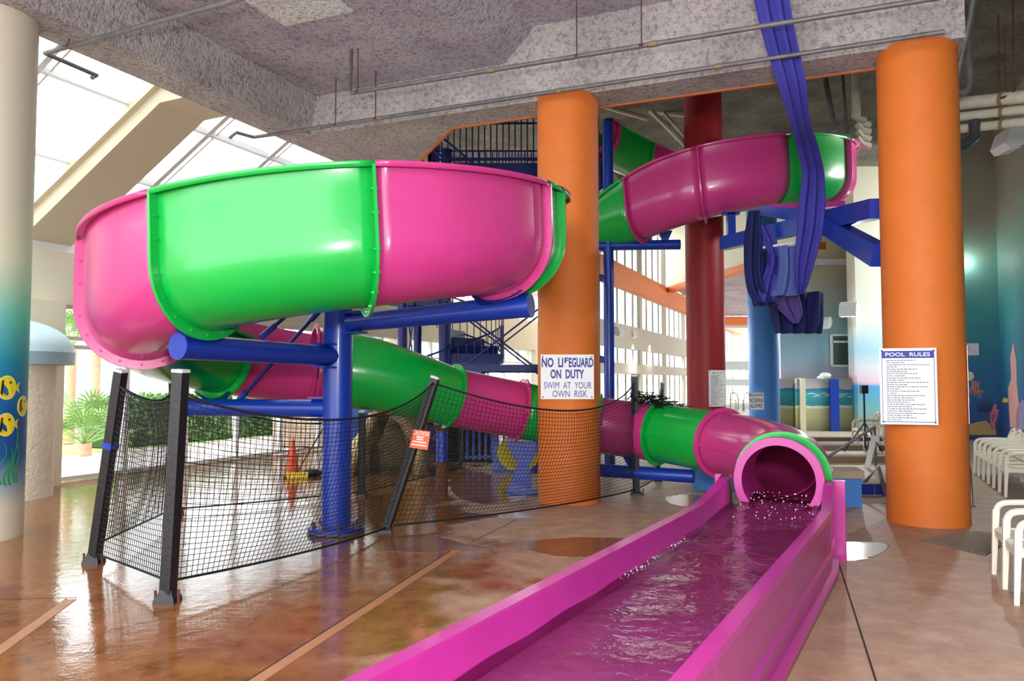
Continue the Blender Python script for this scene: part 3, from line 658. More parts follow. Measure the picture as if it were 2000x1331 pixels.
# run-out trough
trough = thing('runout_trough', 'long magenta run-out trough with flowing water in the foreground', 'slide trough', (EP.x, EP.y, 0))
def tpt(s, l, z): return V((EP.x, EP.y, 0)) + ED * s + ES * l + V((0, 0, z))    # s downstream, l to the right of the flow (camera left positive?)
LEN = 8.3
sgnR = 1 if ES.x > 0 else -1                # ES side that lies to the right in the picture
HWR = 0.50; HWL = 0.56
def watz(s): return 0.395 + 0.17 * math.exp(-max(0, s + .1) / .55) if s > -.1 else 0.565
def rimz(s): return 0.58 + 0.2 * max(0, 1 - s / 0.9) ** 1.6
def side(sg, hw, nm):
    rows = []; k = MB()
    ss = [i * 0.12 for i in range(9)] + [1.2 + i * 0.5 for i in range(int((LEN - 1.2) / 0.5) + 1)]
    for s in ss:
        z = rimz(s); q = hw if s > .7 else hw - 0.06 * (1 - s / .7)
        rows.append([tpt(s, sg * l, zz) for l, zz in ((q - .06, watz(s) - .08), (q - .025, watz(s) - .03), (q - .015, z - .02), (q - .01, z), (q + .07, z), (q + .075, z - .035), (q + .055, z - .045), (q + .055, .24), (q + .075, .22), (q + .055, .20), (q + .055, .05), (q + .11, .035), (q + .11, .0))])
    k.grid(rows); return k.build(nm, MAGENTA, trough, smooth=35, solid=0.012, off=0)
side(sgnR, HWR, 'side_wall'); side(-sgnR, HWL, 'side_wall')
TFLOOR = mat('brightened magenta trough floor', (232, 104, 190), .35, var=.08, vscale=3)  # same magenta as the rims made paler, light on the floor put into the colour
k = MB(); k.grid([[tpt(s, sgnR * l, watz(s) - .075 + 0.03 * abs(l) ** 2) for l in ((-HWL + .05, -.3, 0, .3, HWR - .05) if s > .05 else (-.3, -.15, 0, .15, .3))] for s in [-.4, -.1, .06] + [.1 + i * .12 for i in range(69)]]); k.build('trough_floor', TFLOOR, trough, solid=0.015, off=-1)
for s in (0.95, 2.9, 4.85, 6.8):
    for sg, hw in ((sgnR, HWR), (-sgnR, HWL)):
        jn = MB(); jn.bar(tpt(s, sg * (hw + .055), .245), tpt(s, sg * (hw + .055), .53), .012, .006, up=ED); jn.build('joint_strip', MAGENTA, trough, smooth=0)
for sg, hw in ((sgnR, HWR + .03), (-sgnR, HWL)):
    fp = MB(); fp.bar(tpt(-0.03, sg * hw, 0), tpt(-0.03, sg * hw, .78), .17, .05, up=ED); fp.build('end_post', MAGENTA, trough, smooth=0)
WATER = water_mat('running water', (0.99, 0.97, 0.99), 7, 0.4, (1, 1, 1))
wt = MB(); wt.grid([[tpt(s, sgnR * l, watz(s) + .006 * sin(7 * s + 3 * l)) for l in [(-HWL + .03 + i * (HWL + HWR - .06) / 10 if s > .05 else -.31 + .062 * i) for i in range(11)]] for s in [-.45 + i * .09 for i in range(97)]])
o = wt.build('running_water', WATER); tag(o, 'rippling water running down the magenta trough', 'water', kind='stuff')
foam = MB()
for i in range(70):
    s = random.uniform(-.3, .6); l = random.uniform(-.36, .36); r_ = random.uniform(.003, .008); foam.sphere(tpt(s, l, watz(s) + random.random() * .03 * max(0, 1 - s)), r_, 4)
for i in range(90):
    s = random.uniform(.6, 3.2); foam.sphere(tpt(s, -sgnR * (HWL - .03 - random.random() * .05), .398), random.uniform(.003, .006), 4)
o = foam.build('water_spray', mat('water droplets', (235, 225, 240), 0.1)); tag(o, 'white splashing drops where water leaves the tube', 'water spray', kind='stuff')

# ================================================================== SLIDE SUPPORTS
sup = thing('slide_support', 'tall blue steel column with side arms in the middle of the spiral', 'slide support', (HC.x, HC.y, 0))
k = MB(); k.cyl(HC + V((0, 0, .06)), HC + V((0, 0, 3.78)), .17, n=32); k.sphere(HC + V((0, 0, 3.78)), .17, 8, .3); k.build('post', BLUE, sup)
k = MB(); k.lathe([(.001, .02), (.33, .02), (.33, .06), (.17, .075), (.17, .12), (.001, .12)], HC, 24); k.build('base_plate', BLUE, sup)
k = MB()
for i in range(10): a = 2 * pi * i / 10; q = HC + V((.27 * cos(a), .27 * sin(a), 0)); k.cyl(q + V((0, 0, .001)), q + V((0, 0, .11)), .022, n=6)
k.build('anchor_bolts', RUST, sup)
k = MB(); k.lathe([(.001, 0), (.3, 0), (.26, .03), (.001, .03)], HC, 20); k.build('grout_pad', STONE, sup)
def arm(p, q, r, lab=None, r2=None):
    p = V(p); q = V(q); t = (q - p).normalized(); k = MB(); k.cyl(p, q, r, r2, 28); a = k.build('arm', BLUE, sup)
    e = MB(); e.cyl(q, q + t * .03, (r2 or r) * 1.04, n=28); e.build('end_cap', BLUE, a)
    
    for sg in (1, -1): g = MB(); g.bar(p + t * .1 + V((0, 0, sg * (r + .02))), p + t * .34 + V((0, 0, sg * (r + .02))), .2, .02); g.build('arm_bracket', BLUE, a)
    return a
d1 = at(352, 677, 7.4); arm((HC.x, HC.y, 2.04), d1, .115, r2=.122)
d2 = at(1032, 597, 8.55); arm((HC.x, HC.y, 2.42), d2, .1, r2=.13)
d3 = at(372, 796, 9.9); arm((HC.x, HC.y, 1.43), d3, .105)
# saddles that carry the flume
def saddle(p, top, w, root, m=BLUE, n=8, r=.6):
    """a plate curved on top, standing on p, reaching up to the flume bottom point top"""
    pass
def saddle_at(th, base, root):
    a = radians(th); c0 = V((HC.x + HR * cos(a), HC.y + HR * sin(a), lerp_tab(zk, th, 0))); rad = V((cos(a), sin(a), 0)); tng = V((-sin(a), cos(a), 0)); base = V(base)
    pts = [c0 + rad * (.6 * sin(t)) + V((0, 0, .55 - .64 * cos(t))) for t in [-.55 + 1.1 * i / 8 for i in range(9)]]
    pts += [base + rad * .1, base - rad * .1]
    k = MB(); k.plate([x - tng * .03 for x in pts], tng, .06); k.build('saddle', BLUE, root)
saddle_at(246, at(425, 655, 7.7), sup); saddle_at(333, at(955, 596, 8.55), sup); saddle_at(152, at(425, 790, 9.9), sup)
# steel brace rods
for p, q in ((at(510, 660, 8.6), at(588, 592, 9.0)), (at(460, 790, 9.8), at(630, 600, 9.2)),):
    k = MB(); k.cyl(p, q, .022, n=10); br = k.build('brace_rod', NAVY, sup); t = (q - p).normalized()
    
    for u0, u1 in ((p, p + t * .22), (q - t * .22, q)): k = MB(); k.cyl(u0, u1, .036, n=10); k.build('rod_clevis', BLUE, br)
# rusty post below the tube
pp = V((-1.05, 11.98, 0))
s2 = thing('tube_support_post', 'slim blue post with a rusty foot under the green tube flange', 'slide support', pp)
k = MB(); k.cyl(pp + V((0, 0, .55)), pp + V((0, 0, 1.02)), .085, n=20); k.build('post', BLUE, s2)
k = MB(); k.cyl(pp, pp + V((0, 0, .55)), .09, n=20); k.build('rusty_foot', RUST, s2)
k = MB(); k.cyl(pp + V((0, 0, 1.0)), pp + V((0, 0, 1.1)), .1, .13, 20); k.build('saddle', RUST, s2)
pp = V((0.2, 12.55, 0))
s3 = thing('tube_support_stand', 'blue splayed stand holding the pink tube left of the orange column', 'slide support', pp)
k = MB()
k.plate([pp + V((-.32, 0, .82)), pp + V((.3, 0, .8)), pp + V((.08, 0, .45)), pp + V((.12, 0, .02)), pp + V((-.28, 0, .02)), pp + V((-.12, 0, .45))][::-1], V((0, 1, 0)), .08); k.build('stand_plate', BLUE, s3, smooth=0)
k = MB(); k.lathe([(.001, 0), (.32, 0), (.32, .02), (.001, .02)], pp, 20); k.build('foot_ring', BLUE, s3)
# horizontal blue pipe on the floor behind the net
q0 = at(1150, 918, 12.6); q1 = at(1355, 931, 11.9); rp_ = thing('tube_support_beam', 'blue round beam below the pink tube behind the net', 'slide support', V((q1.x, q1.y, 0)))
k = MB(); k.cyl(q0, q1, .1, n=24); k.build('beam', BLUE, rp_)
k = MB(); k.cyl(V((q0.x, q0.y, 0)), V((q0.x, q0.y, q0.z)), .06, n=14); k.build('leg', BLUE, rp_)
k = MB(); k.bar(at(1238, 918, 12.3), at(1222, 888, 12.4), .12, .06); k.build('strut', BLUE, rp_)
# upper cantilever from the right orange column
node = at(1618, 430, 12.3); ub = thing('cantilever_bracket', 'blue steel bracket reaching from the right orange column to the upper slide', 'slide support', (CR.x, CR.y, 0))
cpt = V((CR.x - .42, CR.y + .25, 0))
def beam(p, q, w, h, nm, h2=None):
    k = MB(); k.bar(p, q, w, h, h2=h2); return k.build(nm, BLUE, ub, smooth=0)
tz = at(1690, 425, 10.8).z
beam(V((cpt.x, cpt.y, tz)), node, .2, .26, 'top_beam', .3)
beam(V((cpt.x, cpt.y, at(1690, 512, 10.8).z)), node + V((-.05, .1, -.02)), .18, .3, 'diagonal_strut', .26)
beam(node + V((.05, 0, .02)), at(1490, 412, 13.8), .2, .26, 'upper_arm', .16)
beam(node + V((.05, .05, .02)), at(1413, 476, 14.6), .18, .28, 'lower_arm', .24)
k = MB(); p = at(1428, 470, 14.5); k.bar(p, p + V((0, 0, .5)), .14, .14); k.bar(p + V((-.15, 0, .5)), p + V((.15, 0, .5)), .14, .05); k.build('stub_post', BLUE, ub, smooth=0)
k = MB(); p = at(1560, 398, 13.9); k.bar(p + V((-.5, 0.1, -.06)), p + V((.75, -.1, -.04)), .2, .1); k.build('saddle', MAGENTA, ub, smooth=0)
# beam under the upper green section
pp = at(1190, 745, 15.7); pp.z = 0
tb = thing('slide_tower_post', 'tall slim blue post with a cross beam right of the orange column', 'slide support', pp)
k = MB(); k.cyl(pp, V((pp.x, pp.y, 7.0)), .105, n=20); k.build('post', BLUE, tb)
k = MB(); k.cyl(at(1120, 481, 15.7), at(1328, 478, 15.7), .1, n=20); k.build('cross_beam', BLUE, tb)
k = MB(); p = at(1300, 470, 15.7); k.plate([p + V((-.02, 0, -.05)), p + V((.03, 0, -.05)), p + V((.14, 0, .2)), p + V((-.16, 0, .2))][::-1], V((0, 1, 0)), .1); k.build('saddle', BLUE, tb, smooth=0)
for pz in (at(1190, 545, 15.7).z, at(1190, 705, 15.7).z):
    k = MB(); k.bar(V((pp.x, pp.y, pz)), V((pp.x - .9, pp.y + .6, pz + .3)), .1, .1); k.bar(V((pp.x, pp.y, pz)), V((pp.x - .9, pp.y + .2, pz + .05)), .1, .1); k.build('strut', NAVY, tb, smooth=0)

# ================================================================== STAIR TOWER
tw = V((-1.72, 20.3, 0)); DZ = 6.75
tower = thing('stair_tower', 'dark blue steel tower with spiral stairs leading up to the slide', 'stair tower', tw)
k = MB(); k.cyl(tw, tw + V((0, 0, DZ + 1)), .16, n=24); k.build('centre_post', NAVY, tower)
RS = 1.5; NS = 30
for i in range(NS):
    a = radians(-225) + i * radians(24); z = .22 + i * (DZ - .2) / NS; k = MB(); h = radians(14)
    P = [tw + V((.14 * cos(a - h), .14 * sin(a - h), z)), tw + V((RS * cos(a - h), RS * sin(a - h), z)), tw + V((RS * cos(a + h), RS * sin(a + h), z)), tw + V((.14 * cos(a + h), .14 * sin(a + h), z))]
    k.plate(P, V((0, 0, 1)), .05); k.hexa([P[0] - V((0, 0, .22)), P[1] - V((0, 0, .22)), P[1] + (P[2] - P[1]) * .08 - V((0, 0, .22)), P[0] + (P[3] - P[0]) * .08 - V((0, 0, .22)), P[0], P[1], P[1] + (P[2] - P[1]) * .08, P[0] + (P[3] - P[0]) * .08])
    k.build('stair_tread', NAVY, tower, smooth=0)
rail = MB(); hr1 = []; hr2 = []
for i in range(NS * 3):
    a = radians(-225) + i * radians(8); z = .22 + i * (DZ - .2) / NS / 3; p = tw + V((RS * cos(a), RS * sin(a), z)); hr1.append(p + V((0, 0, 1.0))); hr2.append(p + V((0, 0, .1)))
    rail.cyl(p, p + V((0, 0, 1.0)), .014, n=5)
rail.build('balusters', NAVY, tower); k = MB(); k.tube(hr1, .025, 6); k.tube(hr2, .025, 6); k.build('handrail', NAVY, tower)
# deck
dk0 = at(890, 310, 19.0).x; k = MB(); k.box((0.2, 19.5, DZ - .2), (4.2, 3.0, .42)); k.build('platform', NAVY, tower, smooth=0)
posts = [(-2.5, 21), (-2.5, 18.1), (1.9, 18.05), (1.9, 20.9)]
for x, y in posts:
    k = MB(); k.cyl(V((x, y, 0)), V((x, y, DZ + 1.1)), .11, n=18); k.build('tower_post', NAVY, tower)
def railing(p, q, nm='guard_rail', nb=12):
    p = V(p); q = V(q); k = MB()
    for z in (.1, .95, 1.15): k.bar(p + V((0, 0, z)), q + V((0, 0, z)), .045, .045)
    for i in range(nb + 1): c0 = p + (q - p) * i / nb; k.bar(c0, c0 + V((0, 0, 1.15)), .03 if 0 < i < nb else .07, .03 if 0 < i < nb else .07, up=V((1, 0, 0)))
    return k.build(nm, NAVY, tower, smooth=0)
railing((-1.9, 18.05, DZ), (1.2, 18.05, DZ), nb=22); railing((-1.9, 20.95, DZ), (1.9, 20.95, DZ), nb=22); railing((-1.9, 18.05, DZ - .0), (-1.9, 20.9, DZ), nb=14)
k = MB(); k.bar(V((-2.45, 17.9, DZ + .2)), V((-1.0, 17.9, DZ - 1.0)), .05, .3); k.bar(V((-2.4, 17.9, DZ + 1.25)), V((-.8, 17.9, DZ - .1)), .05, .05); k.bar(V((-2.4, 17.9, DZ + .8)), V((-.8, 17.9, DZ - .55)), .05, .05); k.build('stair_stringer', NAVY, tower, smooth=0)
for (p, q) in (((-2.5, 18.1, 1), (1.9, 18.05, 4.4)), ((-2.5, 18.1, 4.4), (1.9, 18.05, 1)), ((-2.5, 21, 1), (1.9, 20.9, 4.4)), ((-2.5, 21, 4.4), (1.9, 20.9, 1)), ((-2.5, 18.1, 1.2), (-2.5, 21, 4.4)), ((-2.5, 18.1, 4.4), (-2.5, 21, 1.2))):
    k = MB(); k.cyl(p, q, .022, n=6); k.build('brace_rod', NAVY, tower)
for z in (2.05, 4.45):
    k = MB(); k.bar(V((-2.5, 18.1, z)), V((1.9, 18.05, z)), .1, .16); k.bar(V((-2.5, 21, z)), V((1.9, 20.9, z)), .1, .16); k.bar(V((1.9, 18.05, z)), V((1.9, 20.9, z)), .1, .16); k.build('tie_beam', NAVY, tower, smooth=0)
k = MB(); k.plate([V((1.5, 17.9, DZ - 1.1)), V((2.3, 17.9, DZ - .4)), V((2.3, 17.9, DZ - .05)), V((1.5, 17.9, DZ - .05))], V((0, 1, 0)), .4); k.build('entry_bracket', NAVY, tower, smooth=0)
k = MB(); k.box((-3.1, 18.4, DZ - .5), (1.3, .08, 1.5)); k.build('side_panel', NAVY, tower, smooth=0)

# ================================================================== SAFETY NET
pA0 = onz(183, 1100, 0); pA1 = at(236, 727, 7.5); pB0 = onz(327, 1176, 0); pB1 = at(353, 728, 6.3)
pC0 = onz(753, 1040, 0); pC1 = at(850, 740, 9.25); pD0 = onz(1243, 968, 0); pD1 = at(1239, 735, 12.05)
pF0 = onz(345, 1005, 0); pF1 = at(338, 737, 10.3); pE0 = onz(706, 970, 0); pE1 = at(708, 806, 12.0); pG0 = V((-1.0, 15.6, 0)); pG1 = V((-1.0, 15.6, 1.55))
pH0 = V((2.55, 14.0, 0)); pH1 = V((2.65, 14.0, 1.72))
nf = thing('safety_net_fence', 'black netting fence on leaning black posts around the blue slide column', 'net fence', (pB0.x, pB0.y, 0))
def net_post(p, q, w):
    p = V((p.x, p.y, 0)); t = (q - p).normalized(); k = MB(); k.bar(p + t * .04, q, w, w, up=V((.25, 1, 0))); po = k.build('post', BLACKP, nf, smooth=0)
    k = MB(); k.bar(q - t * .0, q + t * .025, w * 1.06, w * 1.06, up=V((.25, 1, 0))); k.build('post_cap', LAMPH, po, smooth=0)
    k = MB(); k.lathe([(.001, 0), (w * 1.25, 0), (w * 1.2, .03), (w * .8, .075), (w * .72, .1), (.001, .1)], p, 4, pi / 4, 2 * pi + pi / 4); k.build('post_base', BLACKP, po, smooth=0)
    
    for bx_, by_ in ((w * 1.0, -w * .2), (-w * .8, -w * .5)): k = MB(); k.cyl(p + V((bx_, by_, .0)), p + V((bx_, by_, .1)), .012, n=6); k.build('anchor_bolt', RUST, po)
for p, q, w in ((pA0, pA1, .09), (pB0, pB1, .095), (pC0, pC1, .09), (pD0, pD1, .1), (pF0, pF1, .08), (pE0, pE1, .085), (pG0, pG1, .07), (pH0, pH1, .07)): net_post(p, q, w)
def net_panel(p0, p1, q0, q1, sag, rise, bulge, ft=(.95, .95), fb=(.05, .05), cell=.05, r=.0034):
    p0 = V((p0.x, p0.y, 0)); q0 = V((q0.x, q0.y, 0))
    lb = p0 + (p1 - p0) * fb[0]; lt = p0 + (p1 - p0) * ft[0]; rb = q0 + (q1 - q0) * fb[1]; rt = q0 + (q1 - q0) * ft[1]
    L_ = (q0 - p0).length; nx = max(6, int(L_ / cell)); nz = int(1.55 / cell); bl = V(bulge)
    def P(x, z):
        s4 = 4 * x * (1 - x); top = lt + (rt - lt) * x - V((0, 0, sag * s4)); bot = lb + (rb - lb) * x + V((0, 0, rise * s4))
        return bot + (top - bot) * z + bl * s4 * (0.45 + .55 * sin(pi * z * .75)) 
    k = MB()
    for i in range(nx + 1): k.tube([P(i / nx, j / nz) for j in range(nz + 1)], r, 3, caps=False)
    for j in range(1, nz): k.tube([P(i / nx, j / nz) for i in range(nx + 1)], r, 3, caps=False)
    pn = k.build('net_panel', NET, nf, smooth=0)
    k = MB(); m_ = nx; k.tube([P(i / m_, 0) for i in range(m_ + 1)], .011, 6); k.build('edge_rope', NET, pn); k = MB(); k.tube([P(i / m_, 1) for i in range(m_ + 1)], .011, 6); k.build('edge_rope', NET, pn)
net_panel(pA0, pA1, pB0, pB1, .1, .0, (.05, -.03, 0), ft=(.93, .9), fb=(.05, .09))
net_panel(pB0, pB1, pC0, pC1, .3, .0, (.28, -.16, 0), ft=(.9, .98), fb=(.09, .03))
net_panel(pC0, pC1, pD0, pD1, .36, .0, (.4, -.45, 0), ft=(.97, .95), fb=(.04, .05), cell=.055)
net_panel(pA0, pA1, pF0, pF1, .16, .02, (.1, 0, 0), ft=(.93, .93), fb=(.1, .05), cell=.06)
net_panel(pF0, pF1, pE0, pE1, .25, .0, (.05, -.1, 0), ft=(.93, .95), fb=(.04, .05), cell=.06)
net_panel(pE0, pE1, pG0, pG1, .1, .0, (.1, -.1, 0), cell=.07)
net_panel(pD0, pD1, pH0, pH1, .5, .0, (.1, .1, 0), cell=.06)
k = MB(); q = pA0 + (pA1 - pA0) * .62; t = (pA1 - V((pA0.x, pA0.y, 0))).normalized(); k.bar(q - t * .03, q + t * .03, .095, .095, up=V((.25, 1, 0))); k.build('blue_tape', BLUE, nf, smooth=0)
# net heap lying over the tube by the right-hand post
k = MB()
for i in range(46):
    t0 = random.random(); c0 = V((1.95 + .75 * t0, 12.15 - .05 * t0, 1.42 - .16 * t0)); pts = [c0 + V((random.uniform(-.25, .25), random.uniform(-.25, .15), random.uniform(-.02, .18) * (1.1 - t0))) for _ in range(5)]
    k.tube(spline([tuple(x) for x in pts], 4), .007, 4, caps=False)
k.build('net_heap', NET, nf)

# ================================================================== SIGNS
def sign(name, label, center, w, h, nrm, board=SIGNW, th=.006, cat='sign'):
    nrm = V(nrm).normalized(); ez = V((0, 0, 1)); ex = ez.cross(nrm).normalized(); ez = nrm.cross(ex).normalized(); center = V(center)
    t = thing(name, label, cat, center); k = MB(); c0 = center
    k.plate([c0 - ex * w / 2 - ez * h / 2, c0 + ex * w / 2 - ez * h / 2, c0 + ex * w / 2 + ez * h / 2, c0 - ex * w / 2 + ez * h / 2], nrm, -th); k.build('sign_board', board, t, smooth=0)
    s = MB()
    for sx in (-1, 1):
        for sz in (-1, 1): q = c0 + ex * sx * (w / 2 - .03) + ez * sz * (h / 2 - .03); s.cyl(q - nrm * .001, q + nrm * .006, .011, n=8)
    s.build('sign_screws', RUST, t)
    def put(s_, cx, cz, ww, hh, m=SIGNB, bold=.0, nm='lettering'): text_mb(s_, ww, hh, c0 + ex * cx + ez * cz, ex, ez, bold, .003).build(nm, m, t, smooth=0)
    def bars(rects, m, nm, off=.0015):
        k = MB()
        for (x0, z0, x1, z1) in rects: k.plate([c0 + ex * x0 + ez * z0, c0 + ex * x1 + ez * z0, c0 + ex * x1 + ez * z1, c0 + ex * x0 + ez * z1], nrm, off)
        k.build(nm, m, t, smooth=0)
    return put, bars
cdir = lambda p: V((-p.x, -p.y, 0))
n1 = V((.02, -1, 0)); c1 = at(1108, 736.5, CM.y - .47); w1 = 104 / F * c1.y; h1 = 87 / F * c1.y
put, bars = sign('lifeguard_sign', 'white no lifeguard on duty sign on the middle orange column', c1, w1, h1, n1)
s_ = c1.y / F
put('NO  LI', -29 * s_, 28 * s_, 42 * s_, 19 * s_, bold=.035); put('F', -2 * s_ + .004, 32 * s_, 8 * s_, 11 * s_, bold=.035); put('EGUARD', 27 * s_, 28 * s_, 48 * s_, 19 * s_, bold=.035)
put('ON  DUTY', 0, 5.5 * s_, 66 * s_, 18 * s_, bold=.035); put('SWIM  AT  YOUR', 1 * s_, -16.5 * s_, 93 * s_, 13 * s_); put('OWN  RISK', 5 * s_, -33 * s_, 68 * s_, 13 * s_)
n2 = V((-.36, -1, 0)).normalized(); cy = CR + n2 * .478; c2 = at(1774, 755, cy.y); s_ = c2.y / F; w2, h2 = 101 * s_, 149 * s_
put, bars = sign('pool_rules_sign', 'white pool rules notice with a blue heading on the right orange column', c2, w2, h2, n2)
bars([(-w2 * .46, h2 * .37, w2 * .46, h2 * .465)], SIGNB, 'heading_band'); put('POOL  RULES', 0, h2 * .418, w2 * .78, h2 * .052, SIGNW, .015)
def lines(bars, w, z0, z1, n, m=SIGNG, x0=-.38, seed=1, hh=.0055):
    rnd = random.Random(seed); R_ = []
    for i in range(n):
        z = z0 + (z1 - z0) * i / (n - 1); x = x0 * w; end = w * (rnd.uniform(.1, .4) if i % 2 == 0 else rnd.uniform(-.2, .1))
        while x < end:
            l = rnd.uniform(.02, .07) * w; R_.append((x, z - hh, min(x + l, end), z + hh)); x += l + .012 * w
    bars(R_, m, 'fine_print')
lines(bars, w2, h2 * .34, -h2 * .44, 28); bars([(-w2 * .46, -h2 * .465, -w2 * .45, h2 * .37), (w2 * .45, -h2 * .465, w2 * .46, h2 * .37), (-w2 * .46, -h2 * .47, w2 * .46, -h2 * .462)], SIGNB, 'border_line')
n3 = V((.86, -.5, 0)).normalized(); p3 = CR + n3 * .478; c3 = V((p3.x, p3.y, at(1860, 752, p3.y).z)); 
put, bars = sign('notice_sign', 'white notice seen edge-on at the right side of the orange column', c3, .42, 150 / F * p3.y, n3); h3 = 150 / F * p3.y
lines(bars, .42, h3 * .36, -h3 * .44, 22, SIGNB, seed=4); bars([(-.2, h3 * k_, .2, h3 * k_ + .008) for k_ in (.46, .36, .1, -.12, -.26, -.46)], SIGNB, 'border_line')
n4 = V((.18, -1, 0)).normalized(); p4 = PR + n4 * .44; c4 = at(1401, 759, p4.y - .02); s_ = c4.y / F
put, bars = sign('caution_notice', 'pale notice with rows of small print on the red column', c4, 35 * s_, 71 * s_, n4); put('CAUTION', 2 * s_, 30 * s_, 14 * s_, 3 * s_, SIGNG); lines(bars, 35 * s_, 25 * s_, -32 * s_, 26, SIGNG, seed=3, hh=.006)
bars([(-9 * s_, 28 * s_, -6 * s_, 31.5 * s_)], SIGNG, 'warning_mark')
n5 = V((-.1, -1, 0)).normalized(); c5 = at(1477, 784, PB.y - .47); s_ = c5.y / F
put, bars = sign('no_diving_sign', 'white no diving allowed sign on the sky blue column', c5, 29 * s_, 33 * s_, n5)
put('SHALLOW WATER', 0, 11.5 * s_, 26 * s_, 5 * s_, SIGNB, .02); put('NO DIVING', 0, 1.5 * s_, 26 * s_, 8 * s_, SIGNB, .02); put('ALLOWED', 0, -9 * s_, 24 * s_, 8 * s_, SIGNB, .02)
# orange caution sign hung on the net by the leaning post
cc = at(820, 859, 9.0); s_ = cc.y / F; tl = radians(-8)
ct = thing('caution_sign', 'small orange caution sign tied to the net beside the leaning post', 'sign', cc)
ex = V((cos(tl), 0, sin(tl))); ez = V((-sin(tl), 0, cos(tl))); nn = V((0, -1, 0))
k = MB(); ww, hh = 36 * s_, 36 * s_; k.plate([cc + ex * x * ww / 2 + ez * z * hh / 2 for x, z in ((-1, -1), (1, -1), (1, 1), (-1, 1))], nn, -.004); k.build('sign_board', SIGNO, ct, smooth=0)
text_mb('CAUTION', 31 * s_, 8 * s_, cc + ez * 12 * s_, ex, ez, .0, .002).build('lettering', SIGNW, ct, smooth=0)
k = MB(); rnd = random.Random(2)
for z, w_ in ((4.5, 14), (0, 12), (-5, 26), (-11, 29)):
    x = -w_ / 2
    while x < w_ / 2: l = rnd.uniform(2, 4); k.plate([cc + ex * X * s_ + ez * Z * s_ for X, Z in ((x, z - 1.4), (min(x + l, w_ / 2), z - 1.4), (min(x + l, w_ / 2), z + 1.4), (x, z + 1.4))], nn, .002); x += l + .9
k.build('fine_print', SIGNW, ct, smooth=0)

# ================================================================== FLOOR DETAILS
def seam(p, q, w, m, nm, z=.006):
    k = MB(); d = (V(q) - V(p)); k.bar(V(p) + V((0, 0, z / 2 - .003)), V(q) + V((0, 0, z / 2 - .003)), w, z); return struct(nm, k, m, smooth=0)
seam(onz(440, 1371, 0), onz(896, 1073, 0), .085, WOOD, 'trim_7'); seam(onz(-60, 1314, 0), onz(138, 1172, 0), .09, WOOD, 'trim_8')
DARKS = mat('dark floor seam', (62, 44, 36), .9)
seam(onz(1616, 1030, 0), onz(1720, 1360, 0), .014, DARKS, 'trim_9', .004); seam(onz(-40, 1173, 0), onz(150, 1168, 0), .012, DARKS, 'trim_10', .004); seam(onz(908, 1066, 0), onz(1010, 1015, 0), .012, DARKS, 'trim_11', .004)
for dx, nm in ((-.05, 'trim_12'), ): seam(onz(440, 1371, 0) + V((dx, .03, 0)), onz(896, 1073, 0) + V((dx, .03, 0)), .014, DARKS, nm, .004); seam(onz(-60, 1314, 0) + V((dx, .03, 0)), onz(138, 1172, 0) + V((dx, .03, 0)), .014, DARKS, 'trim_13', .004)
PUD = mat('standing water on concrete', (128, 84, 58), 0.16, spec=0.25, bump=0.02, bscale=6, var=.2, vscale=2)
def puddle(pts, label):
    c0 = sum((onz(*p, 0) for p in pts), V((0, 0, 0))) / len(pts); P = [tuple(onz(*p, 0)) for p in pts]; loop = spline(P + [P[0]], 6)[:-1]; n = len(loop); rnd = random.Random(len(label))
    loop = [V(p) + V((rnd.uniform(-.02, .02), rnd.uniform(-.03, .03), 0)) for p in loop]
    k = MB(); k.add([V((p.x, p.y, .0035)) for p in loop] + [c0 + V((0, 0, .0045))] + [V((p.x, p.y, .0005)) for p in loop], [(i, (i + 1) % n, n) for i in range(n)] + [(i, (i + 1) % n, n + 1 + (i + 1) % n, n + 1 + i) for i in range(n)])
    o = k.build('puddle', PUD, smooth=60); tag(o, label, 'puddle', 'puddles on the concrete floor')
puddle([(1020, 1070), (1060, 1055), (1150, 1051), (1215, 1053), (1190, 1075), (1140, 1088), (1080, 1086)], 'brown puddle left of the trough in front of the orange column')
puddle([(1612, 1058), (1660, 1058), (1720, 1062), (1735, 1070), (1700, 1090), (1650, 1096), (1612, 1092)], 'small dark puddle right of the magenta trough end')
puddle([(1300, 972), (1335, 967), (1378, 970), (1372, 985), (1340, 990), (1308, 984)], 'small bright puddle between the net and the tube exit')
puddle([(880, 935), (960, 928), (1030, 935), (1030, 972), (950, 985), (890, 968)], 'reflecting puddle behind the net left of the orange column')
puddle([(740, 1048), (830, 1046), (900, 1062), (960, 1072), (890, 1076), (800, 1080), (730, 1072)], 'rippled puddle at the foot of the leaning net post')
# drain mat
mt = [onz(1795, 1055, 0), onz(1905, 1040, 0), onz(1985, 1050, 0), onz(1925, 1087, 0)]
k = MB(); k.prism([mt[0], mt[3], mt[2], mt[1]], .001, .008); dm = k.build('drain_mat', mat('brown rubber', (96, 78, 66), .7)); tag(dm, 'ribbed brown drainage mat on the floor right of the orange column', 'mat')
k = MB()
for i in range(26):
    t = (i + .5) / 26; k.bar(mt[0].lerp(mt[3], t) + V((0, 0, .012)), mt[1].lerp(mt[2], t) + V((0, 0, .012)), .012, .01)
k.build('rib', mat('pale mat rib', (150, 132, 114), .7), dm, smooth=0)

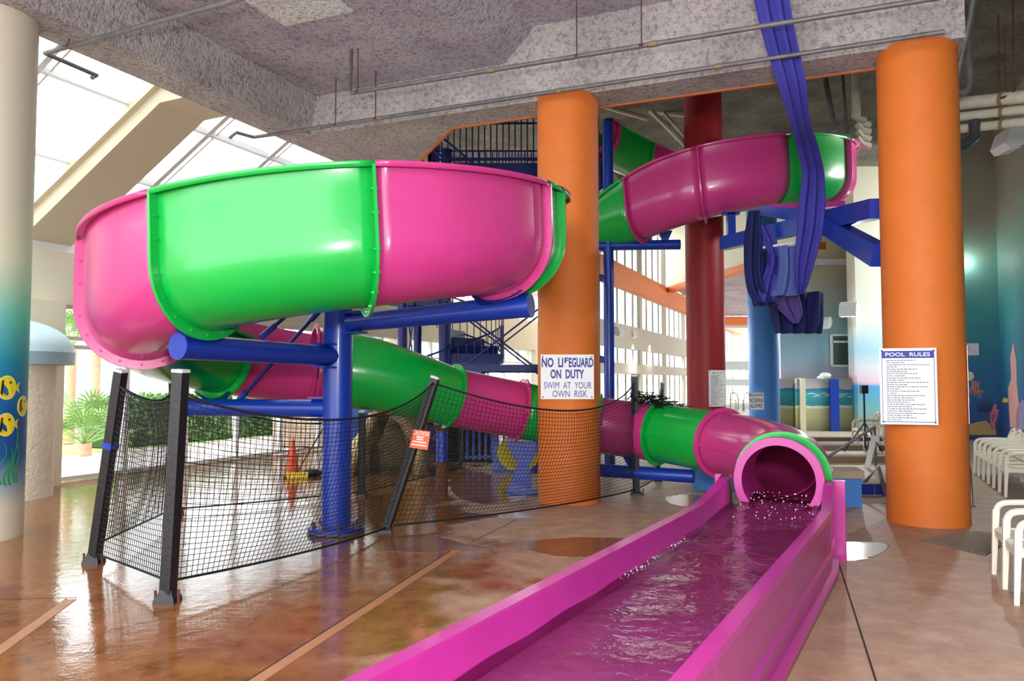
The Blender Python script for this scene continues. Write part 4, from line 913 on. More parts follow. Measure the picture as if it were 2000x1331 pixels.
# ================================================================== CHAIRS
def make_chair(label, group):
    t = thing('plastic_armchair', label, 'chair', (0, 0, 0), group)          # faces +x, seat at .42
    k = MB(); rows = []
    for i in range(9):
        x = -.22 + .46 * i / 8; rows.append([V((x, y, .425 - .025 * cos(y * 6) + (.02 if i > 6 else 0) - .02 * (1 - abs(i - 4) / 4) - (.02 if i == 8 else 0))) for y in [-.23 + .46 * j / 8 for j in range(9)]])
    k.grid(rows); k.build('seat', PLASTIC, t, solid=.018)
    k = MB()
    for j in range(7):
        y = -.15 + .05 * j; k.tube([V((-.22, y * .9, .44)), V((-.28, y, .62)), V((-.35, y * 1.05, .82 - abs(y) * .12))], .013, 6)
    top = [V((-.37 + abs(y) * .12, y, .87 - y * y * 1.6)) for y in [-.24 + .48 * i / 12 for i in range(13)]]; k.tube(top, [.026] * 13, 8)
    for s in (-1, 1): k.tube([top[0 if s < 0 else -1], V((-.29, s * .25, .64)), V((-.23, s * .24, .43))], .024, 8)
    k.build('backrest', PLASTIC, t)
    for s in (-1, 1):
        k = MB(); k.tube(spline([(-.31, s * .255, .66), (-.15, s * .27, .665), (.1, s * .275, .655), (.2, s * .275, .63), (.235, s * .272, .56)], 5), .027, 8); k.build('armrest', PLASTIC, t)
        k = MB(); k.bar(V((.235, s * .272, .58)), V((.265, s * .285, 0)), .05, .055, up=V((1, 0, 0)), w2=.036, h2=.036); k.build('leg', PLASTIC, t)
        k = MB(); k.bar(V((-.23, s * .24, .44)), V((-.33, s * .26, 0)), .05, .055, up=V((1, 0, 0)), w2=.036, h2=.036); k.build('leg', PLASTIC, t)
    k = MB()
    for s in (-1, 1): k.bar(V((-.2, s * .235, .4)), V((.24, s * .265, .4)), .03, .06)
    k.bar(V((.24, -.26, .39)), V((.24, .26, .39)), .03, .06); k.build('seat_apron', PLASTIC, t, smooth=0)
    return t
face = atan2(UX, -UY)                        # facing the slide
def chair_foot(px, py, back=.265, side_=.285):   # put its far front foot on that floor point
    p = onz(px, py, 0); f = V((-UY, UX, 0)); return p - f * back - V((UX, UY, 0)) * side_
c0 = make_chair('white plastic armchair at the right frame edge, farther one', 'white plastic armchairs along the right wall')
c0.location = chair_foot(1941, 1122); c0.rotation_euler.z = face
dup(c0, c0.location - V((UX, UY, 0)) * .52, face, 'white plastic armchair at the right frame edge, nearer one')
fp0 = chair_foot(1903, 925); ordn = ['farthest', 'second farthest', 'third farthest', 'fourth farthest', 'fifth farthest', 'nearest']
for i in range(6): dup(c0, fp0 - V((UX, UY, 0)) * (.56 * i), face, 'white plastic armchair in the row by the mural wall, %s of six' % ordn[i])
dup(c0, onz(1668, 868, 0) + V((.35, .1, 0)), pi * .95, 'white plastic armchair left of the black tripod stand', 'white plastic armchairs by the beach mural'); dup(c0, onz(1690, 880, 0) + V((.25, -.3, 0)), pi * 1.05, 'white plastic armchair just behind the black tripod stand', 'white plastic armchairs by the beach mural')
# far patio chairs by the end windows
pc = thing('patio_chair', 'thin metal patio chair silhouetted by the far window, left one', 'chair', (0, 0, 0), 'patio chairs by the far window')
k = MB()
for s in (-1, 1): k.tube([V((.25, s * .28, 0)), V((.25, s * .28, .62)), V((-.25, s * .28, .66)), V((-.3, s * .28, 0))], .03, 6)
k.tube([V((-.25, -.28, .66)), V((-.35, -.24, 1.0)), V((-.36, 0, 1.08)), V((-.35, .24, 1.0)), V((-.25, .28, .66))], .03, 6); k.box((0, 0, .42), (.5, .54, .03)); k.build('chair_frame', GALV, pc)
pc.location = V((13.3, 47, 0)); pc.rotation_euler.z = -1.2
dup(pc, V((14.1, 47.5, 0)), -2, 'thin metal patio chair silhouetted by the far window, right one')

# ================================================================== RIGHT BACK OBJECTS
bxp = onz(1684, 992, 0); pl = thing('blue_planter_wall', 'low bright blue wall with a stone cap beside the tube exit', 'low wall', bxp)
k = MB(); k.hexa([V((bxp.x - 1.35, bxp.y + .05, 0)), V((bxp.x, bxp.y, 0)), V((bxp.x + .15, bxp.y + .55, 0)), V((bxp.x - 1.2, bxp.y + .6, 0)), V((bxp.x - 1.35, bxp.y + .05, .4)), V((bxp.x, bxp.y, .4)), V((bxp.x + .15, bxp.y + .55, .4)), V((bxp.x - 1.2, bxp.y + .6, .4))]); k.build('wall_base', SKYB, pl, smooth=0)
k = MB(); k.hexa([V((bxp.x - 1.38, bxp.y + .02, .4)), V((bxp.x + .03, bxp.y - .03, .4)), V((bxp.x + .18, bxp.y + .58, .4)), V((bxp.x - 1.2, bxp.y + .63, .4)), V((bxp.x - 1.38, bxp.y + .02, .5)), V((bxp.x + .03, bxp.y - .03, .5)), V((bxp.x + .18, bxp.y + .58, .5)), V((bxp.x - 1.2, bxp.y + .63, .5))]); k.build('stone_cap', STONE, pl, smooth=0)
q = onz(1400, 966, 0); lb = MB(); lb.lathe([(.001, 0), (.5, 0), (.5, .36), (.001, .36)], (q.x + .3, q.y + .75, 0), 24); tag(lb.build('tube_pedestal', SKYB, origin=(q.x + .3, q.y + .75, 0)), 'round blue pedestal under the pink bend of the tube', 'slide support')
# pool edge: coping, deck boards, tiles
k = MB(); p = onz(1700, 976, 0); k.box((p.x + .35, p.y + .6, .1), (1.0, .5, .2)); pe = k.build('pool_edge', STONE, smooth=0); tag(pe, 'stone pool edge with dark blue tiles left of the orange column', 'pool edge')
k = MB()
for i in range(5): k.box((p.x - .08 + .2 * i, p.y + .34, .1), (.185, .02, .16))
k.build('blue_tile', mat('blue tile', (24, 52, 140), .15), pe, smooth=0)
WOODD = mat('worn deck', (140, 112, 88), .7, bump=.2, bscale=20, var=.25, vscale=5)
for i, (px, py, w_, d_, h_) in enumerate(((1648, 905, 2.0, .5, .14), (1660, 880, 2.4, .5, .12), (1640, 862, 2.8, .35, .1))):
    p = onz(px, py, 0); k = MB(); k.box((p.x + .4, p.y + d_ / 2, h_ / 2), (w_, d_, h_)); tag(k.build('deck_step', WOODD, smooth=0), ('worn wide deck step nearest the blue low wall', 'worn wide deck step behind the nearest one', 'worn wide deck step farthest back, before the beach wall')[i], 'step', 'deck steps by the pool')
def rail_thing(label, pts, r, m=STEEL, feet=(), straight=False):
    t = thing('hand_rail', label, 'handrail', V((pts[-1][0], pts[-1][1], 0))); k = MB(); k.tube(pts if straight else spline([tuple(p) for p in pts], 6), r, 12); k.build('rail', m, t)
    if feet:
        k = MB()
        for f in feet: k.lathe([(.001, 0), (r * 2.2, 0), (r * 2, .012), (r, .02)], V((f[0], f[1], 0)), 14)
        k.build('foot_flange', m, t)
    return t
f1 = onz(1898, 990, 0); f2 = f1 + V((-.75, .6, 0))
rail_thing('curved chrome grab rail beside the right orange column', [f2, f2 + V((0, 0, .55)), f2 + V((.08, -.06, .75)), f1.lerp(f2, .4) + V((0, 0, .86)), f1 + V((-.14, .1, .8)), f1 + V((-.04, .0, .6)), f1 + V((-.01, 0, .3)), f1], .026, STEEL, (f1, f2))
g1 = onz(1600, 908, 0); rail_thing('long sloping steel handrail above the deck steps', [V((at(1598, 905, 15.4).x, 15.4, .0)), at(1598, 905, 15.4), at(1708, 834, 16.6), V((at(1708, 834, 16.6).x + .02, 16.62, .0))], .03, GALV, straight=True)
g2 = at(1686, 945, 12.3); rail_thing('short sloping rail next to the blue tiles', [V((g2.x, g2.y, 0)), g2, at(1716, 913, 12.2), V((at(1716, 913, 12.2).x + .1, 12.2, 0))], .035, GALV, straight=True)
# tripod stand
tp0 = onz(1690, 886, 0); ts = thing('tripod_stand', 'black tripod speaker stand left of the orange column', 'tripod', tp0)
k = MB(); k.cyl(tp0 + V((0, 0, .12)), tp0 + V((0, 0, 1.5)), .022, n=10); k.build('pole', BLACK, ts)
for a in (0.3, 2.4, 4.5): k = MB(); k.cyl(tp0 + V((0, 0, .75)), tp0 + V((.5 * cos(a), .5 * sin(a), .015)), .015, n=8); k.build('leg', BLACK, ts)
k = MB(); k.box(tp0 + V((0, 0, 1.55)), (.16, .14, .2)); k.build('mount_head', BLACK, ts, smooth=0)
p = onz(1694, 915, 0); k = MB(); k.bar(p + V((0, 0, .02)), at(1708, 852, 16.2), .12, .03); tag(k.build('white_plank', WHITEF, smooth=0), 'white plank leaning near the tripod stand', 'plank')
k = MB(); p = onz(1640, 847, 0); k.bar(V((11.3, 27.9, 0)), V((11.3, 27.9, 1.82)), .3, .12, up=V((0, 1, 0))); tag(k.build('blue_pole', BLUE, smooth=0), 'bright blue upright panel in front of the beach mural', 'panel')
k = MB(); a_, b_ = at(1583, 720, 34), at(1583, 640, 34)
lad = thing('ladder', 'white ladder against the bright window beyond the low wall', 'ladder', V((a_.x, 34, 0)))
for dx in (0, .35): k = MB(); k.bar(V((a_.x + dx, 34, 0)), V((a_.x + dx, 34, 4.4)), .05, .05, up=V((0, 1, 0))); k.build('ladder_rail', WHITEF, lad, smooth=0)
for i in range(13): k = MB(); k.bar(V((a_.x, 34, .3 + .32 * i)), V((a_.x + .35, 34, .3 + .32 * i)), .04, .04); k.build('rung', GALV, lad, smooth=0)
k = MB(); k.sphere(at(1612, 734, 28.1) , .2, 8, .6); k.sphere(at(1604, 738, 28.1), .15, 8, .5); tag(k.build('white_cloth', SIGNW), 'crumpled white cloth lying on the low beach wall', 'cloth')
# floodlights
def floodlight(label, p, d, s=1.0, on=False, group=None, power=0):
    p = V(p); d = V(d).normalized(); t = thing('floodlight', label, 'floodlight', p, group); _, sd, up_ = frame_of(d)
    k = MB(); pr = [(-.12, -.1), (.12, -.1), (.05, .12), (-.05, .14)]
    sh = [(.0, -.13), (.16, -.14), (.2, -.06), (.1, .12), (.0, .17), (-.14, .17), (-.22, .08), (-.24, -.02), (-.16, -.08)]
    P = [p + d * x * s + up_ * z * s for x, z in sh]; k.plate([q - sd * .2 * s for q in P], sd, .4 * s); k.build('housing', LAMPH, t, smooth=0)
    k = MB(); q = p + d * .08 * s - up_ * .143 * s; k.bar(q - sd * .16 * s, q + sd * .16 * s, .15 * s, .012 * s, up=up_); k.build('lamp_glass', LAMPW if on else SIGNW, t, smooth=0)
    k = MB(); k.bar(p - d * .2 * s, p - d * .2 * s - d * .25 * s, .06 * s, .06 * s); k.build('mounting_arm', LAMPH, t, smooth=0)
    if power:
        l = bpy.data.lights.new('floodlight_beam', 'SPOT'); l.energy = power; l.spot_size = 2.4; l.spot_blend = .6; l.shadow_soft_size = .12; o = bpy.data.objects.new('floodlight_beam', l); COL.objects.link(o); o.parent = t; dr = (d * 1.0 - up_ * .55); o.location = d * .3 * s - up_ * .22 * s; o.rotation_euler = dr.to_track_quat('-Z', 'Y').to_euler()
    return t
wl = W(19.2, -3.55); fp_ = at(1972, 272, 18.6)
floodlight('large pale floodlight high at the right frame edge', at(1978, 272, 15.5), V((-.9, .1, -.15)), 1.55, power=700)
p = at(1874, 517, 24.2); t = thing('wall_lamp', 'small glowing wall lamp on the teal back wall', 'lamp', p); k = MB(); k.box(p, (.5, .15, .26), atan2(BE.y, BE.x)); k.build('lamp_glass', LAMPW, t, smooth=0); k = MB(); k.box(p + V((.02, .14, .03)), (.56, .2, .36), atan2(BE.y, BE.x)); k.build('lamp_body', LAMPH, t, smooth=0)
ll = bpy.data.lights.new('wall_lamp_light', 'POINT'); ll.energy = 25; ll.shadow_soft_size = .2; lo = bpy.data.objects.new('wall_lamp_light', ll); COL.objects.link(lo); lo.parent = t; lo.location = (-.1, -.5, 0)
floodlight('white floodlight on the pale blue pillar', at(1658, 605, 27.2), V((-.6, -.8, -.3)), 1.4, True, power=400); floodlight('small white floodlight beyond the purple cloth', at(1608, 632, 28.2), V((-.6, -.8, -.2)), 1.2)
for i, (px, py, yy) in enumerate(((1207, 648, 28.2), (1233, 651, 31), (1258, 658, 33.6), (1300, 665, 39.5), (1336, 676, 46))):
    floodlight(['first', 'second', 'third', 'fourth', 'fifth'][i] + ' small floodlight from the left on the window wall spandrel', at(px, py, yy), V((.8, -.5, -.3)), 1.0 + i * .1, i in (2, 3, 4), 'floodlights on the window wall', power=900)

# ================================================================== CLOTH
def ribbon(P, m, root, nm, folds=3, amp=.05, ph=0.0):
    """P: list of (left point, right point); a hanging cloth with lengthwise folds"""
    flat = [tuple(a) + tuple(b) for a, b in P]; sp = spline(flat, 6); rows = []
    for i, q in enumerate(sp):
        a, b_ = V(q[:3]), V(q[3:]); rows.append([a.lerp(b_, j / 20) + V((0, 1, 0)) * amp * sin(2 * pi * folds * j / 20 + ph + i * .05) * (0.5 + .5 * (b_ - a).length / .45) for j in range(21)])
    k = MB(); k.grid(rows); return k.build(nm, m, root, solid=.006, smooth=80)
top = at(1500, -160, 9.4)
ban = thing('blue_fabric_banner', 'long royal blue fabric strip hanging from the ceiling to the torn tarp', 'fabric', V((top.x, top.y, top.z)))
def pr(l, r, y, Y): return (at(l, y, Y), at(r, y, Y))
ribbon([pr(1452, 1526, -120, 9.4), pr(1474, 1541, 0, 9.7), pr(1497, 1557, 90, 9.85), pr(1520, 1572, 160, 10.0), pr(1543, 1580, 235, 10.5), pr(1558, 1597, 290, 11.2), pr(1568, 1608, 340, 11.7), pr(1562, 1610, 400, 12.0), pr(1558, 1606, 450, 12.2), pr(1553, 1594, 500, 12.4), pr(1553, 1580, 550, 12.6), pr(1558, 1570, 575, 12.7)], CLOTH1, ban, 'cloth_strip', 2.5, .05)
tarp = thing('torn_tarp', 'torn navy and purple tarp drooping below the upper slide', 'fabric', at(1510, 500, 13.2))
ribbon([pr(1462, 1484, 412, 13.4), pr(1454, 1490, 470, 13.3), pr(1455, 1488, 530, 13.2), pr(1462, 1500, 570, 13.2), pr(1476, 1520, 592, 13.2)], CLOTH2, tarp, 'cloth_panel', 2, .06)
ribbon([pr(1478, 1524, 488, 13.35), pr(1480, 1520, 530, 13.3), pr(1470, 1520, 570, 13.3), pr(1474, 1522, 598, 13.3)], CLOTH2, tarp, 'cloth_panel', 3, .08, 1)
ribbon([pr(1519, 1560, 480, 13.2), pr(1522, 1562, 520, 13.2), pr(1515, 1566, 555, 13.15), pr(1508, 1562, 578, 13.1)], CLOTH3, tarp, 'cloth_panel', 2, .06)
ribbon([pr(1512, 1560, 575, 13.5), pr(1516, 1566, 598, 13.5), pr(1532, 1568, 615, 13.5), pr(1550, 1560, 632, 13.5)], CLOTH4, tarp, 'cloth_panel', 2, .04)
ribbon([pr(1500, 1612, 570, 14.2), pr(1505, 1611, 600, 14.2), pr(1510, 1610, 630, 14.2), pr(1515, 1606, 652, 14.2)], CLOTH2, tarp, 'cloth_panel', 4, .06, 2)
ribbon([pr(1478, 1500, 440, 13.3), pr(1500, 1522, 500, 13.25), pr(1486, 1516, 555, 13.2), pr(1475, 1512, 592, 13.2)], CLOTH1, tarp, 'cloth_panel', 1.5, .05)
k = MB(); k.cyl(at(1476, 486, 13.4), at(1560, 473, 13.1), .022, n=10); tag(k.build('tarp_bar', WHITEF), 'thin white bar from which the grey blue cloth hangs', 'bar')

# ================================================================== CEILING PIPES
COUP = mat('pipe coupling', (150, 128, 96), .6, .3)
def pipe(label, pts, r, m=GALV, rods=(), couplings=(), rodtop=7.1, name='sprinkler_pipe'):
    t = thing(name, label, 'pipe', V(pts[0])); k = MB(); k.tube(pts, r, 12); k.build('pipe_run', m, t)
    if rods:
        for p in rods: k = MB(); k.cyl(V(p), V((p[0], p[1], rodtop)), .008, n=6); k.lathe([(r + .006, -.02), (r + .012, 0), (r + .006, .02)], V(p) , 12); k.build('hanger_rod', RUST, t)
    if couplings:
        for p, q in couplings: k = MB(); k.cyl(p, q, r * 1.25, n=12); k.build('coupling', COUP, t)
    return t
zB = 5.95
bL = onz(685, 182, zB); bR = onz(1890, -14, zB); dv = (bR - bL).normalized()
pipe('upper galvanised sprinkler pipe crossing under the ceiling', [bL + V((0, 0, .65)), bL, bR], .032, GALV, [bL + dv * .12, bL + dv * 3.45, bL + dv * 4.3], [(bL + dv * x, bL + dv * (x + .09)) for x in (2.2, 4.4)])
zC = 5.84
cL = onz(533, 263, zC); cR = onz(1845, 62, zC); dv = (cR - cL).normalized()
pipe('lower galvanised sprinkler pipe running along the front of the back beam', [onz(455, 262, zC + .0) + V((-.05, .0, -.06)), onz(462, 259, zC), onz(495, 268, zC), cL, cR], .03, GALV, [cL + dv * 1.25, cL + dv * 2.0], [(cL + dv * x, cL + dv * (x + .08)) for x in (.9, 2.05, 5.0, 7.2)])
aL = onz(88, 104, 5.85); aR = onz(620, -45, 5.85); dv = (aR - aL).normalized()
pipe('short galvanised pipe below the glass roof at the left', [onz(180, 152, 5.78), onz(190, 148, 5.85), aL, aR], .03, GALV, [aL + dv * .45, aL + dv * 3.4], [(aL + dv * 4, aL + dv * 4.1)], 6.6)
for i, (y0, y1, r) in enumerate(((206, 189, .1), (232, 214, .07), (256, 238, .07))):
    p, q = at(1840, y0, 12.6), at(2060, y1 - 6, 11.2)
    pipe(('thick white pipe, top of three at the right', 'white pipe, middle of three at the right', 'white pipe, lowest of three at the right')[i], [p, q], r, WPIPE, [p.lerp(q, .6)] if i == 0 else (), [(p.lerp(q, x), p.lerp(q, x + .03)) for x in (.12, .55)], name='water_pipe')
p = [at(1905, -40, 10.2), at(1893, 40, 10.3), at(1866, 160, 10.5), at(1866, 176, 10.5), at(1880, 180, 10.5), at(1893, 165, 10.5), at(1890, 90, 10.6), at(1888, 40, 10.7)]
pipe('bent galvanised drain pipe hanging beside the right orange column', [V(q) for q in spline([tuple(x) for x in p], 5)], .05, GALV, name='drain_pipe')
pipe('dark elbow pipe below the three white pipes', [at(1830, 283, 11.8), at(1885, 282, 11.8), at(1903, 268, 11.8), at(1903, 235, 11.8)], .08, DARKPIPE, name='drain_pipe')
pipe('dark thin hanging rod at the top right', [at(1978, -30, 11.6), at(1980, 180, 11.6)], .014, RUST, name='hanger_pipe'); pipe('dark thin hanging rod left of the other at top right', [at(1950, 30, 11.8), at(1950, 182, 11.8)], .016, RUST, name='hanger_pipe')
pipe('rusty pipe slanting down to the drain pipe', [at(1815, -15, 10.2), at(1890, 36, 10.3)], .03, RUST, name='sprinkler_pipe')
pipe('white thick air pipe under the upper ceiling', [at(1195, 203, 22), at(1345, 222, 22)], .13, WPIPE, name='water_pipe'); pipe('white thin pipe sloping under the upper ceiling', [at(1170, 205, 21.5), at(1265, 232, 21.5)], .07, WPIPE, name='water_pipe')
pipe('white slanting roof strut behind the red column', [at(1270, 215, 21.8), at(1345, 290, 21.8)], .07, WPIPE, name='roof_strut'); pipe('second white slanting roof strut close to the first', [at(1295, 218, 21.9), at(1350, 280, 21.9)], .05, WPIPE, name='roof_strut')
pipe('pale vertical pipe with bends left of the right orange column', [at(1672, 120, 16), at(1672, 230, 16), at(1690, 235, 16)], .09, WPIPE, name='water_pipe')
for i in range(4): pipe('pale bent pipe, number %s from the top in the stack by the orange column' % ['one', 'two', 'three', 'four'][i], [at(1674, 228 + 14 * i, 16.1), at(1682, 240 + 14 * i, 16.1), at(1700, 244 + 14 * i, 16.1)], .07, WPIPE, name='water_pipe')
pipe('grey vertical conduit in front of the dark upper ceiling', [at(1610, 150, 17), at(1622, 215, 17), at(1630, 256, 17)], .07, GALV, name='conduit'); pipe('thin grey conduit right of the thicker one', [at(1645, 140, 17), at(1655, 262, 17)], .035, GALV, name='conduit')

# ================================================================== LEFT SIDE: hut, outdoors
hx = V((-7.62, 12.05, 0)); hut = thing('stucco_hut', 'stucco pillar with a pale blue domed cap behind the fish column', 'hut', hx)
k = MB(); k.lathe([(.001, 0), (.62, 0), (.62, 2.0), (.001, 2.0)], hx, 40); k.build('stucco_wall', STUCCO, hut)
k = MB(); k.lathe([(.86, 2.18)] + [(.86 * cos(t * pi / 2 / 8), 2.18 + .52 * sin(t * pi / 2 / 8)) for t in range(9)], hx, 40); k.build('dome', DOME, hut)
k = MB(); k.lathe([(.001, 2.0), (.86, 2.0), (.87, 2.19), (.001, 2.19)], hx, 40); k.build('fascia', DOMEB, hut)
def fan_palm(label, p, s, n=18, trunk=0.0, group=None, droop=.4):
    t = thing('palm_plant' if trunk < 1 else 'palm_tree', label, 'palm', p, group); p = V(p); rnd = random.Random(int(p.x * 100))
    if trunk > 0:
        k = MB(); k.tube([p, p + V((.03, 0, trunk * .5)), p + V((0, 0, trunk))], [.13 * s + .02, .11 * s, .14 * s], 12); k.build('trunk', TRUNK, t)
    c0 = p + V((0, 0, trunk))
    for i in range(n):
        a = 2 * pi * i / n + rnd.uniform(-.2, .2); el = rnd.uniform(.1, 1.35); L_ = s * rnd.uniform(.55, .85); d = V((cos(a) * cos(el), sin(a) * cos(el), sin(el))); hub = c0 + d * L_
        k = MB(); k.tube([c0, c0 + d * L_ * .5 + V((0, 0, .03)), hub], .012 * s, 4, caps=False); _, sd, up_ = frame_of(d)
        for j in range(15):
            b_ = radians(-105 + 210 * j / 14); dd = (d * cos(b_) + sd * sin(b_) + up_ * .15).normalized(); tip = hub + dd * s * .48 + V((0, 0, -droop * .15 * s)); mid = hub + dd * s * .28; wv = dd.cross(up_).normalized() * s * .022
            k.add([hub, mid - wv, tip, mid + wv], [(0, 1, 2, 3)])
        k.build('frond', LEAF, t, smooth=0)
    return t
fan_palm('bushy green fan palm outside the door', V(tuple(W(13.5, 16.9)[:2]) + (0,)), 1.15, 22, .25)
tpos = W(19.5, 24)
fan_palm('tall palm with pink trunk outside, left one', V((tpos.x, tpos.y, 0)), 1.3, 16, 2.9, 'tall palms outside'); fan_palm('tall palm with pink trunk outside, right one', V((tpos.x + .8, tpos.y + .3, 0)), 1.3, 16, 2.9, 'tall palms outside')
fp2 = W(15.7, 20.3); fan_palm('palm whose fronds show in the upper pane beside the hut', V((fp2.x, fp2.y, 0)), 1.1, 16, 2.7)
def hedge(label, a0, a1, b0, b1, h):
    k = MB(); rnd = random.Random(int(a0 * 10)); c0 = W((a0 + a1) / 2, (b0 + b1) / 2)
    core = MB(); 
    for i in range(5200):
        a = rnd.uniform(a0, a1); b_ = rnd.uniform(b0, b1); z = rnd.uniform(.05, h) 
        if rnd.random() < .6: b_ = b0 + rnd.random() * .15
        else: z = h - rnd.random() * .15
        p = W(a, b_, z + .08 * sin(a * 5) * cos(a * 2.3)); d1 = V((rnd.uniform(-1, 1), rnd.uniform(-1, 1), rnd.uniform(-1, 1))).normalized() * .07; d2 = V((rnd.uniform(-1, 1), rnd.uniform(-1, 1), rnd.uniform(-1, 1))).normalized() * .05
        k.add([p - d1, p + d2, p + d1, p - d2], [(0, 1, 2, 3)])
    t = thing('hedge', label, 'hedge', c0); k.build('foliage', HEDGE, t, smooth=0)
    core.ab(a0, a1, b0 + .12, b1, 0, h - .12); core.build('shaded_core', mat('hedge shade', (52, 74, 36), .9), t, smooth=0)  # dark green core, the shade between the leaves put into its colour
hedge('clipped green hedge outside the glass wall', 15.0, 25.5, 17.6, 18.8, 1.35)
# white fence outside
fa, fb_ = W(6, 21.5), W(32, 21.5); fe = thing('picket_fence', 'white picket fence across the lawn outside', 'fence', fa)
k = MB()
for i in range(150):
    p = fa.lerp(fb_, i / 149); k.bar(p, p + V((0, 0, 1.25)), .1, .03, up=V((1, 0, 0)))
k.build('pickets', OUTW, fe, smooth=0)['kind'] = 'stuff'
k = MB(); k.bar(fa + V((0, 0, 1.1)), fb_ + V((0, 0, 1.1)), .05, .08); k.bar(fa + V((0, 0, .25)), fb_ + V((0, 0, .25)), .05, .08); k.build('fence_rail', OUTW, fe, smooth=0)
# building outside
ob_ = thing('outdoor_building', 'low pale building with wide windows beyond the fence', 'building', W(18, 30))
k = MB(); k.ab(4, 38, 30, 36, 0, 3.6); k.build('building_wall', OUTW, ob_, smooth=0)
for i in range(10):
    k = MB(); k.ab(5 + i * 3.3, 7.6 + i * 3.3, 29.9, 30.05, 1.0, 2.6); f = k.build('window', WHITEF, ob_, smooth=0); k = MB(); k.ab(5.15 + i * 3.3, 7.45 + i * 3.3, 29.86, 29.95, 1.12, 2.48); k.build('pane', TEALG, f, smooth=0)
k = MB(); k.ab(3.5, 38.5, 29.2, 36, 3.6, 3.85); k.build('roof_edge', mat('pale roof', (226, 196, 180), .8), ob_, smooth=0)
bs = W(20.5, 20.9, 1.55); k = MB(); k.lathe([(.001, -.01), (.2, -.01), (.2, .01), (.001, .01)], (0, 0, 0), 24); k.v = [bs + V((UY * -v.x * -1, UX * -v.x, v.y)) + V((0, v.z, 0)) for v in k.v]; tag(k.build('round_blue_sign', mat('pale blue disc', (110, 190, 230), .5)), 'round pale blue sign on the fence outside', 'sign')
# inside, behind the net: cone, playhouse, rock cave, broom
q = onz(571, 932, 0); cn = thing('traffic_cone', 'orange traffic cone on the wet floor behind the net', 'cone', q)
k = MB(); k.lathe([(.13, .03), (.03, .68), (.001, .69)], q, 20); k.build('cone_body', mat('orange cone plastic', (240, 92, 40), .5), cn); k = MB(); k.box(q + V((0, 0, .015)), (.32, .32, .03), .3); k.build('cone_base', BLACK, cn, smooth=0)
q = onz(607, 930, 0); k = MB(); k.sphere(q + V((0, 0, .06)), .17, 8, .4); k.sphere(q + V((.1, .05, .05)), .13, 8, .4); tag(k.build('black_bag', BLACK), 'small black bag on the floor beside the cone', 'bag')
q = onz(580, 934, 0); br = thing('broom', 'broom with yellow head leaning behind the blue column', 'broom', q); k = MB(); k.bar(q + V((-.2, 0, .05)), q + V((.2, 0, .05)), .06, .1); k.build('broom_head', YELLOW, br, smooth=0); k = MB(); k.cyl(q + V((0, 0, .1)), at(640, 822, 14.4), .014, n=8); k.build('broom_handle', RUST, br)
# playhouse outside the glass
q = W(17.6, 13.6); ph = thing('plastic_playhouse', 'pale pink plastic play climber outside the glass behind the cone', 'playhouse', q)
k = MB(); pts = [(-.9, 0), (.9, 0), (.9, 2.1), (.35, 2.1), (.1, 1.45), (-.75, 1.35), (-.9, 1.2)]
k.plate([q + V((x, 0, z)) for x, z in pts], V((0, 1, 0)), .9); k.build('play_wall', mat('pale pink plastic', (226, 196, 170), .6), ph, smooth=0)
k = MB()
for (x, z) in ((-.5, .9), (-.2, .9), (.4, 1.3)): k.box(q + V((x, -.01, z)), (.16, .04, .2))
k.build('play_opening', RUST, ph, smooth=0)
rc = V((-2.35, 15.4, 0)); cave = thing('rock_cave', 'sandy moulded rock arch behind the net and blue column', 'rock', rc)
k = MB(); rows = []
for i in range(13):
    t = pi * i / 12; rows.append([rc + V(((.62 + .16 * sin(j * 1.7 + i * .6)) * cos(t) * (1 + .05 * sin(3 * j)), -.5 + j * .2, (1.28 + .12 * sin(j * 2.1 + i)) * sin(t) * 1.0)) for j in range(8)])
k.grid(rows); k.build('rock_arch', ROCK, cave, solid=.12, off=-1, smooth=80)
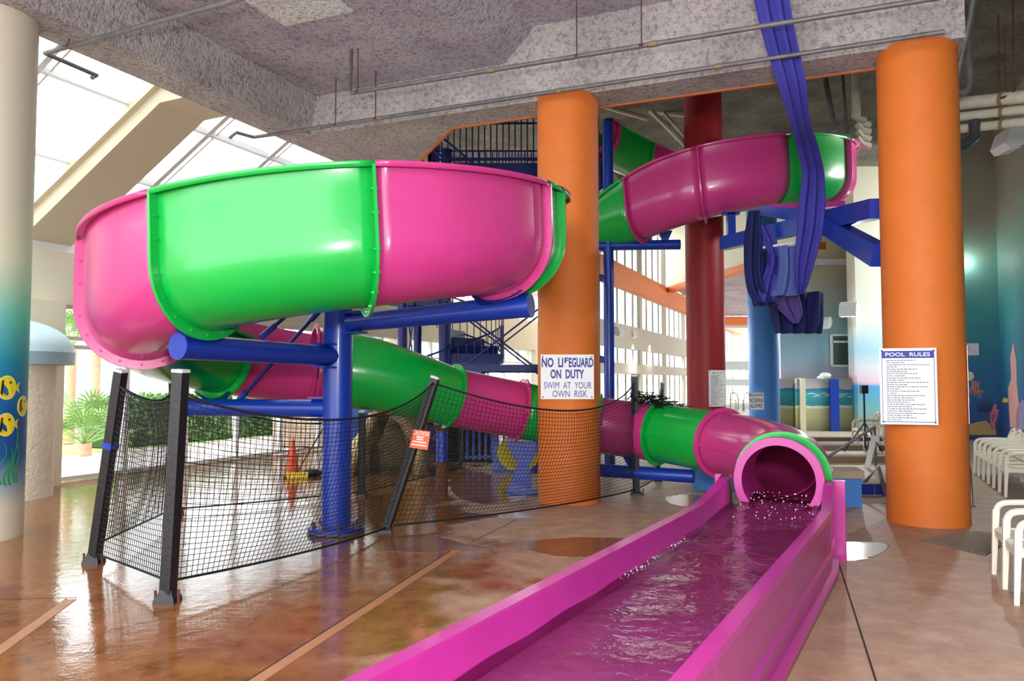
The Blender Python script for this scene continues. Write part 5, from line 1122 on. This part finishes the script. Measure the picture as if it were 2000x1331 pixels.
k = MB(); k.box(rc + V((0, 1.0, .55)), (1.2, .1, 1.1)); k.build('cave_back', ROCK, cave, smooth=0)
pw = V((-2.9, 17.2, 0)); k = MB(); k.box((-2.75, 16.9, .62), (1.5, .1, 1.24)); tag(k.build('painted_board', mat('teal blue play panel', (40, 92, 170), .6, var=.2, vscale=2), smooth=0), 'blue painted play panel behind the rock arch', 'panel')
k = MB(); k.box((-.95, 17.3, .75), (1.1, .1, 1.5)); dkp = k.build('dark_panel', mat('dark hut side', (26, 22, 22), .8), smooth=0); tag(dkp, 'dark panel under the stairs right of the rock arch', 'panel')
gt = thing('play_gate', 'blue bar gate below the spiral stairs', 'gate', V((-.3, 16.9, 0)))
for i in range(12): k = MB(); k.bar(V((-.95 + .13 * i, 16.9, .08)), V((-.95 + .13 * i, 16.9, 1.35)), .05, .03, up=V((0, 1, 0))); k.build('gate_bar', BLUE, gt, smooth=0)
k = MB(); k.bar(V((-1.0, 16.9, 1.35)), V((.55, 16.9, 1.35)), .06, .06); k.bar(V((-1.0, 16.9, .15)), V((.55, 16.9, .15)), .06, .06); k.build('gate_rail', BLUE, gt, smooth=0)
yf = at(1014, 885, 15.2); fy = thing('fish_cutout', 'yellow fish shaped panel on a blue frame left of the orange column', 'play figure', V((yf.x, yf.y, 0)))
k = MB(); k.plate([yf + V((x * .42 - .0, 0, z * .36)) for x, z in disc_pts(0, 0, 1, 1, 18)], V((0, 1, 0)), .05); k.build('fish_body', mat('dull yellow paint', (190, 176, 40), .6), fy, smooth=0)
k = MB(); k.bar(V((yf.x + .42, yf.y + .08, 0)), V((yf.x + .42, yf.y + .08, 1.0)), .1, .1, up=V((0, 1, 0))); k.bar(V((yf.x - .46, yf.y + .08, 0)), V((yf.x - .46, yf.y + .08, 1.0)), .1, .1, up=V((0, 1, 0))); k.build('frame_post', BLUE, fy, smooth=0)
k = MB(); k.box(yf + V((0, .1, -.32)), (.84, .06, .5)); k.build('frame_panel', BLUE, fy, smooth=0)
